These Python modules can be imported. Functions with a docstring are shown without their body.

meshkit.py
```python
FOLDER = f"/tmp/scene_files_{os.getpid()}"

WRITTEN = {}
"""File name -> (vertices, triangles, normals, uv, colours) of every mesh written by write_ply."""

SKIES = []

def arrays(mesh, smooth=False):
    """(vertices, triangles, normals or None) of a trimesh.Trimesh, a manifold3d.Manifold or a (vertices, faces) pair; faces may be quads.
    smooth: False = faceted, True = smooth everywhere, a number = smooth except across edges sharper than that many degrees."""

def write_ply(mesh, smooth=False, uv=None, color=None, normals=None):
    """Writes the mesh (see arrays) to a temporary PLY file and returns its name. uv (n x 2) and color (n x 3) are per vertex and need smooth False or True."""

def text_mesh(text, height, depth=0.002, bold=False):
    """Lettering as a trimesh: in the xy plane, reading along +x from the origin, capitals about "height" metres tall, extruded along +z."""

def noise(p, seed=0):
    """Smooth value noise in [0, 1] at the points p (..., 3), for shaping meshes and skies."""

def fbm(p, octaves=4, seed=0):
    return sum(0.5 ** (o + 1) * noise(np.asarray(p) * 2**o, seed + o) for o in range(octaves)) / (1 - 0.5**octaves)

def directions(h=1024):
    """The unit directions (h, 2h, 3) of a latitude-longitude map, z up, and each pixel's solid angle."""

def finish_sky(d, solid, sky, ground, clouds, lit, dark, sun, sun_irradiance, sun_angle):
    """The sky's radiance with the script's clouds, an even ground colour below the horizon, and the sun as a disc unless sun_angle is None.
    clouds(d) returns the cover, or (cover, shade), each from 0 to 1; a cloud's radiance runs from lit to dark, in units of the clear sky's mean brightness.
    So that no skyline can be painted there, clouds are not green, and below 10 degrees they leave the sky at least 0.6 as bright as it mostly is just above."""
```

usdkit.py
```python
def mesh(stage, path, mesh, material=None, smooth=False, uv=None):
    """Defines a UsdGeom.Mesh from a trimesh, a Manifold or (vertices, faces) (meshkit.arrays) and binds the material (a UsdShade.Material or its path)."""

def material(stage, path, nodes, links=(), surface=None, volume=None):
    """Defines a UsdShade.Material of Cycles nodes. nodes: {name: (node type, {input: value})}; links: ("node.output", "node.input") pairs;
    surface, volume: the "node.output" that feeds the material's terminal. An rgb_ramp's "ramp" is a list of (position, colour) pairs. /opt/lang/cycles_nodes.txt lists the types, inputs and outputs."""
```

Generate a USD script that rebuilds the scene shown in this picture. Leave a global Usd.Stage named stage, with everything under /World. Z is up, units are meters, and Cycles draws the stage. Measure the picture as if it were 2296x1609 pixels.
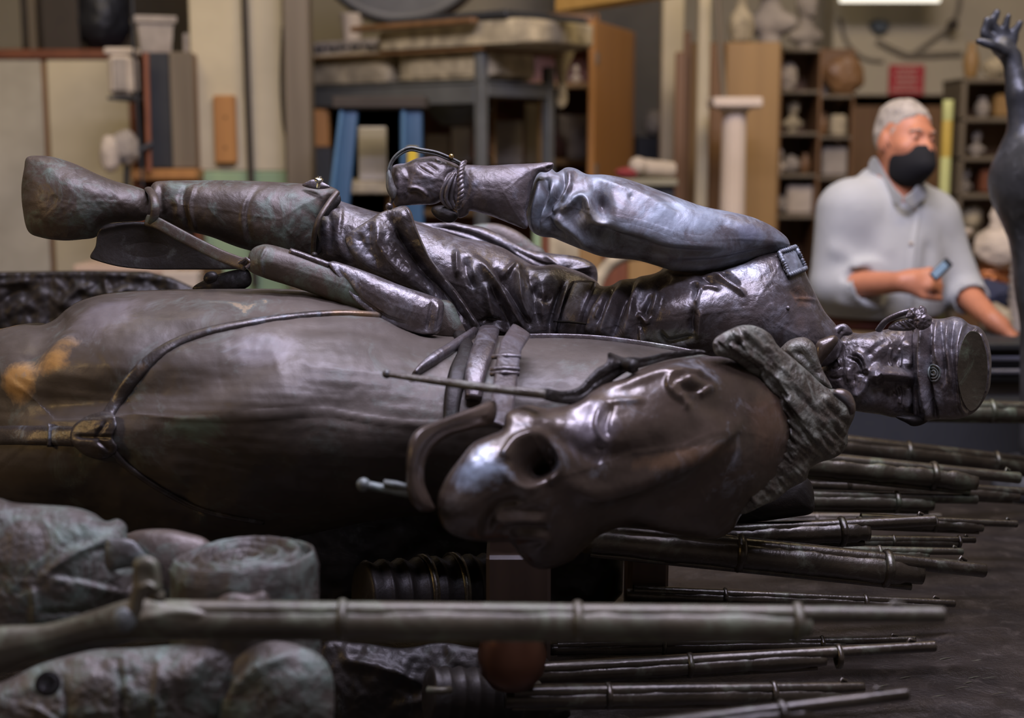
import math, random
import numpy as np, trimesh, shapely, usdkit, meshkit
from shapely.geometry import Polygon, LineString
from scipy.spatial import Delaunay, cKDTree
from scipy.interpolate import LinearNDInterpolator, NearestNDInterpolator
from scipy.ndimage import gaussian_filter, distance_transform_edt
import scipy.sparse as sp
from scipy.sparse.linalg import spsolve
from pxr import Usd, UsdGeom, UsdLux, UsdShade, Gf, Sdf, Vt

random.seed(7)
rng = np.random.default_rng(7)
stage = Usd.Stage.CreateInMemory()
UsdGeom.SetStageUpAxis(stage, UsdGeom.Tokens.z)
UsdGeom.SetStageMetersPerUnit(stage, 1.0)
UsdGeom.Xform.Define(stage, '/World')
UsdGeom.Scope.Define(stage, '/World/Looks')

# ---------------------------------------------------------------- camera, light, exposure
W, H = 2296, 1609
F = 3189.0                      # focal length in pixels (50 mm on a 36 mm wide frame)
PITCH = math.radians(8.63)
CAM = np.array([0.0, 0.0, 1.5])
FWD = np.array([0, math.cos(PITCH), -math.sin(PITCH)])
UP = np.array([0, math.sin(PITCH), math.cos(PITCH)])
RIGHT = np.array([1.0, 0, 0])
EXPOSURE = 0.0
cam = UsdGeom.Camera.Define(stage, '/World/camera')
cam.CreateHorizontalApertureAttr(36.0)
cam.CreateVerticalApertureAttr(36.0 * H / W)
cam.CreateFocalLengthAttr(36.0 * F / W)
cam.CreateClippingRangeAttr(Gf.Vec2f(0.05, 60))
cam.CreateFStopAttr(2.0)
cam.CreateFocusDistanceAttr(2.62)
cam.CreateExposureAttr(EXPOSURE)
cam.AddTransformOp().Set(Gf.Matrix4d(*RIGHT, 0, *UP, 0, *(-FWD), 0, *CAM, 1))

def rect_light(name, pos, target, w, h, color, intensity):
    l = UsdLux.RectLight.Define(stage, '/World/' + name)
    l.CreateWidthAttr(w); l.CreateHeightAttr(h)
    l.CreateColorAttr(Gf.Vec3f(*color)); l.CreateIntensityAttr(intensity)
    p, t = np.array(pos, float), np.array(target, float)
    z = p - t; z /= np.linalg.norm(z)
    x = np.cross([0, 1, 0] if abs(z[2]) > .95 else [0, 0, 1], z); x /= np.linalg.norm(x)
    y = np.cross(z, x)
    l.AddTransformOp().Set(Gf.Matrix4d(*x, 0, *y, 0, *z, 0, *p, 1))
    return l

rect_light('ceiling_tube_light', (0.45, 2.1, 4.1), (0.45, 2.2, 0), 2.6, 0.6, (0.76, 0.73, 1.0), 40)
rect_light('ceiling_tube_light_001', (-0.5, 3.1, 4.1), (-0.4, 2.9, 0.8), 1.8, 0.4, (0.85, 0.83, 1.0), 12)
rect_light('ceiling_tube_light_002', (0.7, 0.7, 4.1), (0.5, 2.4, 0.9), 2.0, 0.25, (0.74, 0.71, 1.0), 46)
rect_light('warm_ceiling_light', (-2.0, 3.9, 3.9), (-2.0, 6.6, 1.6), 1.6, 0.8, (1.0, 0.81, 0.50), 9.6)
rect_light('warm_ceiling_light_001', (1.5, 3.7, 3.9), (2.0, 7.2, 1.5), 1.8, 0.8, (1.0, 0.79, 0.48), 15)
rect_light('warm_work_lamp', (-2.6, 1.6, 1.75), (-0.7, 2.4, 1.0), 0.35, 0.35, (1.0, 0.66, 0.26), 22)

# ---------------------------------------------------------------- helpers: names and tags
_used = {}
def numbered(parent, name):
    k = (parent, name)
    n = _used.get(k, 0); _used[k] = n + 1
    return f'{parent}/{name}' + (f'_{n:03d}' if n else '')

def tag(prim, label=None, cat=None, group=None, kind=None):
    for k, v in (('label', label), ('category', cat), ('group', group), ('kind', kind)):
        if v: prim.SetCustomDataByKey(k, v)
    return prim

def thing(name, label, cat, loc=(0, 0, 0), rotz=0, group=None):
    x = UsdGeom.Xform.Define(stage, numbered('/World', name))
    x.AddTranslateOp().Set(Gf.Vec3d(*map(float, loc)))
    x.AddRotateZOp().Set(float(math.degrees(rotz)))
    p = x.GetPrim(); ORIG[str(p.GetPath())] = (np.array(loc, float), rotz)
    return tag(p, label, cat, group)
ORIG = {}

def to_local(path, v):
    """world points -> the local frame of the thing at (or above) this path."""
    top = '/'.join(str(path).split('/')[:3])
    if top in ORIG:
        loc, r = ORIG[top]
        v = np.asarray(v) - loc
        c, s = math.cos(-r), math.sin(-r)
        v = np.stack([v[:, 0] * c - v[:, 1] * s, v[:, 0] * s + v[:, 1] * c, v[:, 2]], 1)
    return v

def obj(name, mesh, m, parent=None, smooth=True, world=True, label=None):
    """one Mesh prim under parent (a prim) or under /World; world: the vertices are in world space."""
    base = str(parent.GetPath()) if parent is not None else '/World'
    if isinstance(mesh, trimesh.Trimesh): v, f = np.array(mesh.vertices), np.array(mesh.faces)
    elif hasattr(mesh, 'to_mesh'):
        q = mesh.to_mesh(); v, f = np.array(q.vert_properties[:, :3]), np.array(q.tri_verts)
    else: v, f = np.asarray(mesh[0], float), np.asarray(mesh[1])
    if world and parent is not None: v = to_local(base, v)
    p = usdkit.mesh(stage, numbered(base, name), (v, f), m, smooth).GetPrim()
    if label: p.SetCustomDataByKey('label', label)
    return p

def single(name, mesh, m, label, cat, group=None, smooth=True, kind=None):
    return tag(obj(name, mesh, m, None, smooth), label, cat, group, kind)

def struct(name, mesh, m, parent=None, smooth=False):
    p = obj(name, mesh, m, parent, smooth)
    if parent is None: tag(p, kind='structure')
    return p

def cat(*ms):
    vs, fs, n = [], [], 0
    for m in ms:
        v, f = (m.vertices, m.faces) if isinstance(m, trimesh.Trimesh) else m
        vs.append(np.asarray(v)); fs.append(np.asarray(f) + n); n += len(v)
    return np.vstack(vs), np.vstack(fs)

# ---------------------------------------------------------------- helpers: picture ray -> place
def U(px, py, D):
    """the point D metres in front of the camera (along its axis) seen at pixel px, py."""
    px, py, D = np.broadcast_arrays(np.asarray(px, float), np.asarray(py, float), np.asarray(D, float))
    return CAM + D[..., None] * (FWD + ((px - W / 2) / F)[..., None] * RIGHT + ((H / 2 - py) / F)[..., None] * UP)

def at(px, py, Y):
    """the point at world depth y = Y seen at pixel px, py."""
    d = FWD + (px - W / 2) / F * RIGHT + (H / 2 - py) / F * UP
    return CAM + d * (Y / d[1])

# ---------------------------------------------------------------- helpers: shapes
def catmull(pts, closed=False, n=8):
    p = np.asarray(pts, float); N = len(p); out = []
    for i in range(N if closed else N - 1):
        if closed: a, b, c, d = p[(i - 1) % N], p[i], p[(i + 1) % N], p[(i + 2) % N]
        else: a, b, c, d = p[max(i - 1, 0)], p[i], p[i + 1], p[min(i + 2, N - 1)]
        t = np.linspace(0, 1, n, endpoint=False)[:, None]
        out.append(0.5 * ((2 * b) + (c - a) * t + (2 * a - 5 * b + 4 * c - d) * t**2 + (3 * b - a - 3 * c + d) * t**3))
    out = np.vstack(out)
    return out if closed else np.vstack([out, p[-1:]])

def resample(p, step, closed=False):
    p = np.asarray(p, float)
    if closed: p = np.vstack([p, p[:1]])
    s = np.r_[0, np.cumsum(np.linalg.norm(np.diff(p, axis=0), axis=1))]
    n = max(3, int(round(s[-1] / step)))
    t = np.linspace(0, s[-1], n + 1)
    q = np.stack([np.interp(t, s, p[:, k]) for k in range(p.shape[1])], 1)
    return q[:-1] if closed else q

def poly_dist(q, pts):
    """distance from the points q to a polyline, signed side, and arc position 0..1."""
    p = np.asarray(pts, float); best = np.full(len(q), 1e9); side = np.ones(len(q)); arc = np.zeros(len(q))
    L = np.linalg.norm(np.diff(p, axis=0), axis=1); s = np.r_[0, np.cumsum(L)]
    for i in range(len(p) - 1):
        d = p[i + 1] - p[i]; t = np.clip(((q - p[i]) @ d) / max(d @ d, 1e-9), 0, 1)
        r = q - (p[i] + t[:, None] * d); dist = np.hypot(r[:, 0], r[:, 1])
        m = dist < best
        best[m] = dist[m]; arc[m] = (s[i] + t[m] * L[i]) / s[-1]
        side[m] = np.sign(d[0] * r[m, 1] - d[1] * r[m, 0])
    return best, side, arc

def brush_height(q, b):
    """ridge 'r' (pts, width, height), step 's' (pts, edge, fall, height), bump 'b' (x, y, rx, ry, degrees, height), noise 'n' (amp, size, seed)."""
    k = b[0]
    if k == 'r':
        pts = catmull(b[1], n=6) if len(b[1]) > 2 else np.asarray(b[1], float)
        d, _, a = poly_dist(q, pts)
        fade = np.clip(np.minimum(a, 1 - a) / 0.22 + 0.12, 0, 1) if len(b) < 5 else 1.0
        return b[3] * np.exp(-(d / b[2])**2) * fade
    if k == 's':
        pts = catmull(b[1], n=6) if len(b[1]) > 2 else np.asarray(b[1], float)
        d, sd, a = poly_dist(q, pts)
        x = d * sd
        fade = np.clip(np.minimum(a, 1 - a) / 0.28, 0, 1); fade = fade * fade * (3 - 2 * fade)
        up = 1 / (1 + np.exp(-np.clip(x / b[2] * 4, -30, 30)))
        return b[4] * up * np.exp(-np.maximum(x, 0) / b[3]) * fade
    if k == 'b':
        c, s = math.cos(math.radians(b[5])), math.sin(math.radians(b[5]))
        x, y = q[:, 0] - b[1], q[:, 1] - b[2]
        u, v = (x * c + y * s) / b[3], (-x * s + y * c) / b[4]
        return b[6] * np.exp(-(u * u + v * v))
    if k == 'a':      # strands: (amp, along, across, degrees, seed)
        c, sn = math.cos(math.radians(b[4])), math.sin(math.radians(b[4]))
        return b[1] * (meshkit.fbm(np.c_[(q[:, 0] * c + q[:, 1] * sn) / b[2], (-q[:, 0] * sn + q[:, 1] * c) / b[3], np.zeros(len(q))], 3, b[5]) - 0.5) * 2
    if k == 'n':
        return b[1] * (meshkit.fbm(np.c_[q / b[2], np.zeros(len(q))], 4, b[3]) - 0.5) * 2
    raise ValueError(k)

class Sculpt:
    """A solid with an exact outline (in pixels of the picture at its own distance) whose section is rounded like an
    inflated skin; brushes then model folds, ridges and hollows along its normals. .v (world), .f; .place(px, py) gives
    a point and normal on its near side, so that straps and buckles lie on the surface."""
    def __init__(self, outline, D, k=1.0, kb=None, step=5.0, brushes=(), cap=None, spline=True, holes=(), seed=1, rough=0.0, bs=1.0):
        kb = k if kb is None else kb
        o = catmull(outline, True, 8) if spline else np.asarray(outline, float)
        pg = Polygon(o, [catmull(h, True, 8) for h in holes]).buffer(0)
        if pg.geom_type != 'Polygon': pg = max(pg.geoms, key=lambda g: g.area)
        self.D0 = D if callable(D) else (lambda x, y: np.full(np.shape(x), float(D)))
        x0, y0, x1, y1 = pg.bounds
        g = max(step, math.sqrt((x1 - x0) * (y1 - y0)) / 170)
        nx, ny = int((x1 - x0) / g) + 5, int((y1 - y0) / g) + 5
        gx, gy = x0 - 2 * g + g * np.arange(nx), y0 - 2 * g + g * np.arange(ny)
        X, Y = np.meshgrid(gx, gy)
        ins = shapely.contains_xy(pg, X, Y)
        idx = -np.ones(ins.shape, int); idx[ins] = np.arange(ins.sum()); n = ins.sum()
        A = sp.lil_matrix((n, n)); A = sp.diags(np.full(n, 4.0)).tocsr()
        ii, jj = np.nonzero(ins); rows, cols = [], []
        for di, dj in ((1, 0), (-1, 0), (0, 1), (0, -1)):
            nb = idx[ii + di, jj + dj]; m = nb >= 0
            rows.append(idx[ii[m], jj[m]]); cols.append(nb[m])
        A = A - sp.csr_matrix((np.ones(sum(map(len, rows))), (np.concatenate(rows), np.concatenate(cols))), (n, n))
        u = np.zeros(ins.shape); u[ins] = spsolve(A.tocsc(), np.full(n, 2.0 * g * g))
        rings = [list(pg.exterior.coords)] + [list(h.coords) for h in pg.interiors]
        dense = np.vstack([resample(r[:-1], 0.7, True) for r in rings])
        tree = cKDTree(dense)
        sg, _ = tree.query(np.c_[X.ravel(), Y.ravel()]); sg = sg.reshape(X.shape)
        ok = ins & (sg > 1.3 * g)
        if ok.sum() < 4: ok = ins & (sg > 0.4 * g)
        vv = np.where(ok, u / np.maximum(sg, 1e-6), 0)
        _, near = distance_transform_edt(~ok, return_indices=True)
        vv = vv[near[0], near[1]]
        vv = gaussian_filter(vv, 1.0)
        pts = []; nb = 0
        for r in rings:
            q = resample(r[:-1], step * 0.8, True); pts.append(q); nb += len(q)
        for e, st in ((0.10, 0.8), (0.32, 0.8), (0.75, 0.9)):
            inner = pg.buffer(-e * step)
            for gm in getattr(inner, 'geoms', [inner]):
                if gm.is_empty: continue
                for r in [gm.exterior] + list(gm.interiors):
                    if r.length > 3 * step: pts.append(resample(np.array(r.coords)[:-1], step * st, True))
        fx, fy = np.meshgrid(np.arange(x0, x1, step), np.arange(y0, y1, step))
        fx = fx + (np.arange(fx.shape[0]) % 2)[:, None] * step * 0.5
        q = np.c_[fx.ravel(), fy.ravel()]
        d, _ = tree.query(q)
        q = q[shapely.contains_xy(pg, q[:, 0], q[:, 1]) & (d > 1.25 * step)]
        pts.append(q)
        P = np.vstack(pts); P = P + rng.normal(0, 1e-4, P.shape)
        tri = Delaunay(P).simplices
        c = P[tri].mean(1)
        tri = tri[shapely.contains_xy(pg, c[:, 0], c[:, 1])]
        e1, e2 = P[tri[:, 1]] - P[tri[:, 0]], P[tri[:, 2]] - P[tri[:, 0]]; a = e1[:, 0] * e2[:, 1] - e1[:, 1] * e2[:, 0]
        tri = tri[np.abs(a) > 1e-3]; a = a[np.abs(a) > 1e-3]
        tri[a > 0] = tri[a > 0][:, ::-1]          # y runs down: facing the camera
        s, _ = tree.query(P); s[:nb] = 0
        fi, fj = (P[:, 1] - gy[0]) / g, (P[:, 0] - gx[0]) / g
        i0, j0 = np.clip(fi.astype(int), 0, ny - 2), np.clip(fj.astype(int), 0, nx - 2)
        ti, tj = fi - i0, fj - j0
        vb = (vv[i0, j0] * (1 - ti) * (1 - tj) + vv[i0 + 1, j0] * ti * (1 - tj) + vv[i0, j0 + 1] * (1 - ti) * tj + vv[i0 + 1, j0 + 1] * ti * tj)
        w = np.sqrt(np.maximum(s * vb, 0))
        if cap: w = w / (1 + (w / cap)**3)**(1 / 3)
        z = k * w
        front = np.c_[P, z]
        nrm = self._normals(front, tri)
        h = np.zeros(len(P))
        for b in brushes: h += bs * brush_height(P, b)
        if rough: h += rough * (meshkit.fbm(np.c_[P / 14.0, np.full(len(P), seed * 3.1)], 3, seed) - 0.5) * 2
        edge = np.clip(s / (1.2 * step), 0, 1); edge = edge * edge * (3 - 2 * edge)
        disp = nrm * (h * edge)[:, None]
        side = np.hypot(disp[:, 0], disp[:, 1]); disp[:, :2] *= np.minimum(1, 0.4 * s / np.maximum(side, 1e-9))[:, None]
        front = front + disp
        back = np.c_[P, -kb * w]
        self.front = front
        n0 = len(P)
        mapb = np.arange(n0) + n0; mapb[:nb] = np.arange(nb)
        V = np.vstack([front, back])
        Fc = np.vstack([tri, mapb[tri[:, ::-1]]])
        used = np.zeros(len(V), bool); used[Fc.ravel()] = True
        new = np.cumsum(used) - 1
        V, Fc = V[used], new[Fc]
        Dl = self.D0(V[:, 0], V[:, 1])
        self.v = U(V[:, 0], V[:, 1], Dl - V[:, 2] * Dl / F); self.f = Fc
        self._itp = None
    @staticmethod
    def _normals(v, f):
        n = np.zeros_like(v); c = np.cross(v[f[:, 1]] - v[f[:, 0]], v[f[:, 2]] - v[f[:, 0]])
        for k in range(3): np.add.at(n, f[:, k], c)
        n /= np.maximum(np.linalg.norm(n, axis=1, keepdims=True), 1e-9)
        n[n[:, 2] < 0] *= -1
        return n
    def z(self, px, py):
        if self._itp is None:
            self._itp = (LinearNDInterpolator(self.front[:, :2], self.front[:, 2]), NearestNDInterpolator(self.front[:, :2], self.front[:, 2]))
        a = self._itp[0](px, py); b = self._itp[1](px, py)
        return np.where(np.isnan(a), b, a)
    def depth(self, px, py):
        d = self.D0(np.asarray(px, float), np.asarray(py, float))
        return d - self.z(px, py) * d / F
    def place(self, px, py, h=0.0):
        px, py = np.asarray(px, float), np.asarray(py, float)
        e = 4.0
        p = U(px, py, self.depth(px, py))
        a = U(px + e, py, self.depth(px + e, py)) - U(px - e, py, self.depth(px - e, py))
        b = U(px, py + e, self.depth(px, py + e)) - U(px, py - e, self.depth(px, py - e))
        n = np.cross(b, a)
        n = n / np.maximum(np.linalg.norm(n, axis=-1, keepdims=True), 1e-12)
        n = np.where((n @ FWD)[..., None] > 0, -n, n)
        return p + h * n, n
    @property
    def mesh(self): return self.v, self.f

def lin(D, gx=0.0, gy=0.0, cx=0.0, cy=0.0):
    return lambda x, y: D + gx * (np.asarray(x, float) - cx) + gy * (np.asarray(y, float) - cy)

def sweep(path, ra, rb=None, nrm=None, n=14, cap=True, power=1.0, twist=0.0):
    """tube along world points; ra: half width, rb: half height along nrm (arrays or numbers)."""
    p = np.asarray(path, float); N = len(p)
    ra = np.broadcast_to(ra, N).astype(float); rb = ra if rb is None else np.broadcast_to(rb, N).astype(float)
    t = np.gradient(p, axis=0); t /= np.maximum(np.linalg.norm(t, axis=1, keepdims=True), 1e-12)
    if nrm is None:
        ref = np.array([0, 0, 1.0]) if abs(t[0][2]) < 0.9 else np.array([1.0, 0, 0])
        nn = []; u = ref - (ref @ t[0]) * t[0]
        for i in range(N):
            u = u - (u @ t[i]) * t[i]; u = u / max(np.linalg.norm(u), 1e-9); nn.append(u)
        nrm = np.array(nn)
    else:
        nrm = np.broadcast_to(nrm, (N, 3)); nrm = nrm - (nrm * t).sum(1, keepdims=True) * t
        nrm = nrm / np.maximum(np.linalg.norm(nrm, axis=1, keepdims=True), 1e-9)
    b = np.cross(t, nrm)
    a = np.linspace(0, 2 * np.pi, n, endpoint=False)
    if twist: A = a[None, :] + twist * np.linspace(0, 1, N)[:, None]
    else: A = np.broadcast_to(a, (N, n))
    ca = np.sign(np.cos(A)) * np.abs(np.cos(A))**power; sa = np.sign(np.sin(A)) * np.abs(np.sin(A))**power
    v = p[:, None] + ca[..., None] * (ra[:, None] * 1.0)[..., None] * b[:, None] + sa[..., None] * rb[:, None, None] * nrm[:, None]
    v = v.reshape(-1, 3); f = []
    i = np.arange(N - 1)[:, None] * n; j = np.arange(n)[None]; j2 = (j + 1) % n
    f = np.concatenate([np.stack([i + j, i + j2, i + n + j2], -1).reshape(-1, 3), np.stack([i + j, i + n + j2, i + n + j], -1).reshape(-1, 3)])
    if cap:
        v = np.vstack([v, p[:1], p[-1:]]); c0, c1 = len(v) - 2, len(v) - 1
        jj = np.arange(n); k = (jj + 1) % n
        f = np.vstack([f, np.stack([np.full(n, c0), k, jj], 1), np.stack([np.full(n, c1), (N - 1) * n + jj, (N - 1) * n + k], 1)])
    return v, f

def ribbon(surf, path, width, thick, n=14, lift=0.0, spline=True, step=6.0, power=0.8):
    """a strap lying on a Sculpt along a pixel path: width in pixels, thickness in metres."""
    q = resample(catmull(path, n=8) if spline and len(path) > 2 else path, step)
    p, nr = surf.place(q[:, 0], q[:, 1], lift)
    for _ in range(3):
        p[1:-1] = (p[:-2] + 2 * p[1:-1] + p[2:]) / 4; nr[1:-1] = (nr[:-2] + 2 * nr[1:-1] + nr[2:]) / 4
    wv = np.interp(np.linspace(0, 1, len(q)), np.linspace(0, 1, np.size(width)), np.atleast_1d(width)) if np.size(width) > 1 else np.full(len(q), float(width))
    w = wv / 2 * surf.D0(q[:, 0], q[:, 1]) / F
    return sweep(p, w, thick, nr, n=n, power=power)

def lathe(profile, base=(0, 0, 0), n=40, axis=None):
    """profile: (radius, height) pairs, from the bottom up; axis: direction, default z."""
    pr = np.asarray(profile, float); a = np.linspace(0, 2 * np.pi, n, endpoint=False); N = len(pr)
    v = np.stack([pr[:, 0, None] * np.cos(a), pr[:, 0, None] * np.sin(a), np.broadcast_to(pr[:, 1, None], (N, n))], -1).reshape(-1, 3)
    i = np.arange(N - 1)[:, None] * n; j = np.arange(n)[None]; j2 = (j + 1) % n
    f = np.concatenate([np.stack([i + j, i + j2, i + n + j2], -1).reshape(-1, 3), np.stack([i + j, i + n + j2, i + n + j], -1).reshape(-1, 3)])
    if axis is not None:
        z = np.asarray(axis, float); z = z / np.linalg.norm(z)
        x = np.cross([0, 1, 0] if abs(z[1]) < .9 else [1, 0, 0], z); x /= np.linalg.norm(x); y = np.cross(z, x)
        v = v[:, :1] * x + v[:, 1:2] * y + v[:, 2:] * z
    return v + np.asarray(base, float), f

def rbox(x0, y0, z0, x1, y1, z1, r=0.006):
    """a box with chamfered edges."""
    x0, x1 = min(x0, x1), max(x0, x1); y0, y1 = min(y0, y1), max(y0, y1); z0, z1 = min(z0, z1), max(z0, z1)
    r = min(r, (x1 - x0) * .3, (y1 - y0) * .3, (z1 - z0) * .3)
    p = []
    for X, sx in ((x0, 1), (x1, -1)):
        for Y, sy in ((y0, 1), (y1, -1)):
            for Z, sz in ((z0, 1), (z1, -1)):
                p += [(X, Y + sy * r, Z + sz * r), (X + sx * r, Y, Z + sz * r), (X + sx * r, Y + sy * r, Z)]
    h = trimesh.convex.convex_hull(np.array(p))
    return np.array(h.vertices), np.array(h.faces)

def obox(c, size, rot, r=0.004):
    v, f = rbox(*(-np.array(size) / 2), *(np.array(size) / 2), r)
    return v @ np.asarray(rot).T + np.asarray(c), f

def rotz(a): c, s = math.cos(a), math.sin(a); return np.array([[c, -s, 0], [s, c, 0], [0, 0, 1.0]])
def rotx(a): c, s = math.cos(a), math.sin(a); return np.array([[1.0, 0, 0], [0, c, -s], [0, s, c]])
def roty(a): c, s = math.cos(a), math.sin(a); return np.array([[c, 0, s], [0, 1.0, 0], [-s, 0, c]])

def pbox(px0, py0, px1, py1, Y, dep, r=0.006):
    """a box whose front face, at world depth Y, spans these pixels."""
    a, b = at(px0, py0, Y), at(px1, py1, Y)
    return rbox(a[0], Y, b[2], b[0], Y + dep, a[2], r)

# signed-distance modelling
def capsule(p, a, b, ra, rb):
    a, b = np.asarray(a, float), np.asarray(b, float); d = b - a
    t = np.clip(((p - a) @ d) / max(d @ d, 1e-9), 0, 1)
    return np.linalg.norm(p - a - t[..., None] * d, axis=-1) - (ra + (rb - ra) * t)

def ellipsoid(p, c, r, rot=None):
    q = p - np.asarray(c, float)
    if rot is not None: q = q @ np.asarray(rot)
    r = np.asarray(r, float); k = np.linalg.norm(q / r, axis=-1)
    return k * (k - 1) / np.maximum(np.linalg.norm(q / r**2, axis=-1), 1e-9)

def smin(a, b, k):
    h = np.clip(0.5 + 0.5 * (b - a) / k, 0, 1)
    return b + (a - b) * h - k * h * (1 - h)

def smax(a, b, k): return -smin(-a, -b, k)

def nets(fn, lo, hi, h):
    """surface nets of fn(points) = 0 on a grid of spacing h."""
    lo, hi = np.asarray(lo, float), np.asarray(hi, float)
    n = np.ceil((hi - lo) / h).astype(int) + 1
    g = np.stack(np.meshgrid(*[lo[k] + h * np.arange(n[k]) for k in range(3)], indexing='ij'), -1)
    val = fn(g.reshape(-1, 3)).reshape(n); s = val < 0
    c = n - 1
    cnt = np.zeros(c, int); pos = np.zeros((*c, 3)); hits = np.zeros(c)
    corner = [(i, j, k) for i in (0, 1) for j in (0, 1) for k in (0, 1)]
    sub = lambda A, o: A[o[0]:o[0] + c[0], o[1]:o[1] + c[1], o[2]:o[2] + c[2]]
    for o in corner: cnt += sub(s, o)
    act = (cnt > 0) & (cnt < 8)
    for a in corner:
        for ax in range(3):
            if a[ax]: continue
            b = list(a); b[ax] = 1
            va, vb = sub(val, a), sub(val, b); cr = (va < 0) != (vb < 0)
            t = np.where(cr, va / np.where(cr, va - vb, 1), 0)
            off = np.zeros((*c, 3)); off[...] = a; off[..., ax] += t
            pos += off * cr[..., None]; hits += cr
    ids = -np.ones(c, int); ids[act] = np.arange(act.sum())
    v = (pos[act] / hits[act][:, None] + np.argwhere(act)) * h + lo
    f = []
    for ax in range(3):
        e1, e2 = [(1, 2), (2, 0), (0, 1)][ax]
        A = np.take(s, range(n[ax] - 1), axis=ax); B = np.take(s, range(1, n[ax]), axis=ax)
        for flip, m in ((False, A & ~B), (True, ~A & B)):
            q = np.argwhere(m)
            q = q[(q[:, e1] > 0) & (q[:, e2] > 0) & (q[:, e1] < n[e1] - 1) & (q[:, e2] < n[e2] - 1)]
            def cell(d1, d2):
                r = q.copy(); r[:, e1] -= d1; r[:, e2] -= d2; return ids[r[:, 0], r[:, 1], r[:, 2]]
            Q = np.stack([cell(1, 1), cell(0, 1), cell(0, 0), cell(1, 0)], 1)
            if flip: Q = Q[:, ::-1]
            f.append(Q[:, [0, 1, 2]]); f.append(Q[:, [0, 2, 3]])
    f = np.vstack(f)
    return v, f[(f >= 0).all(1)]

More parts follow.
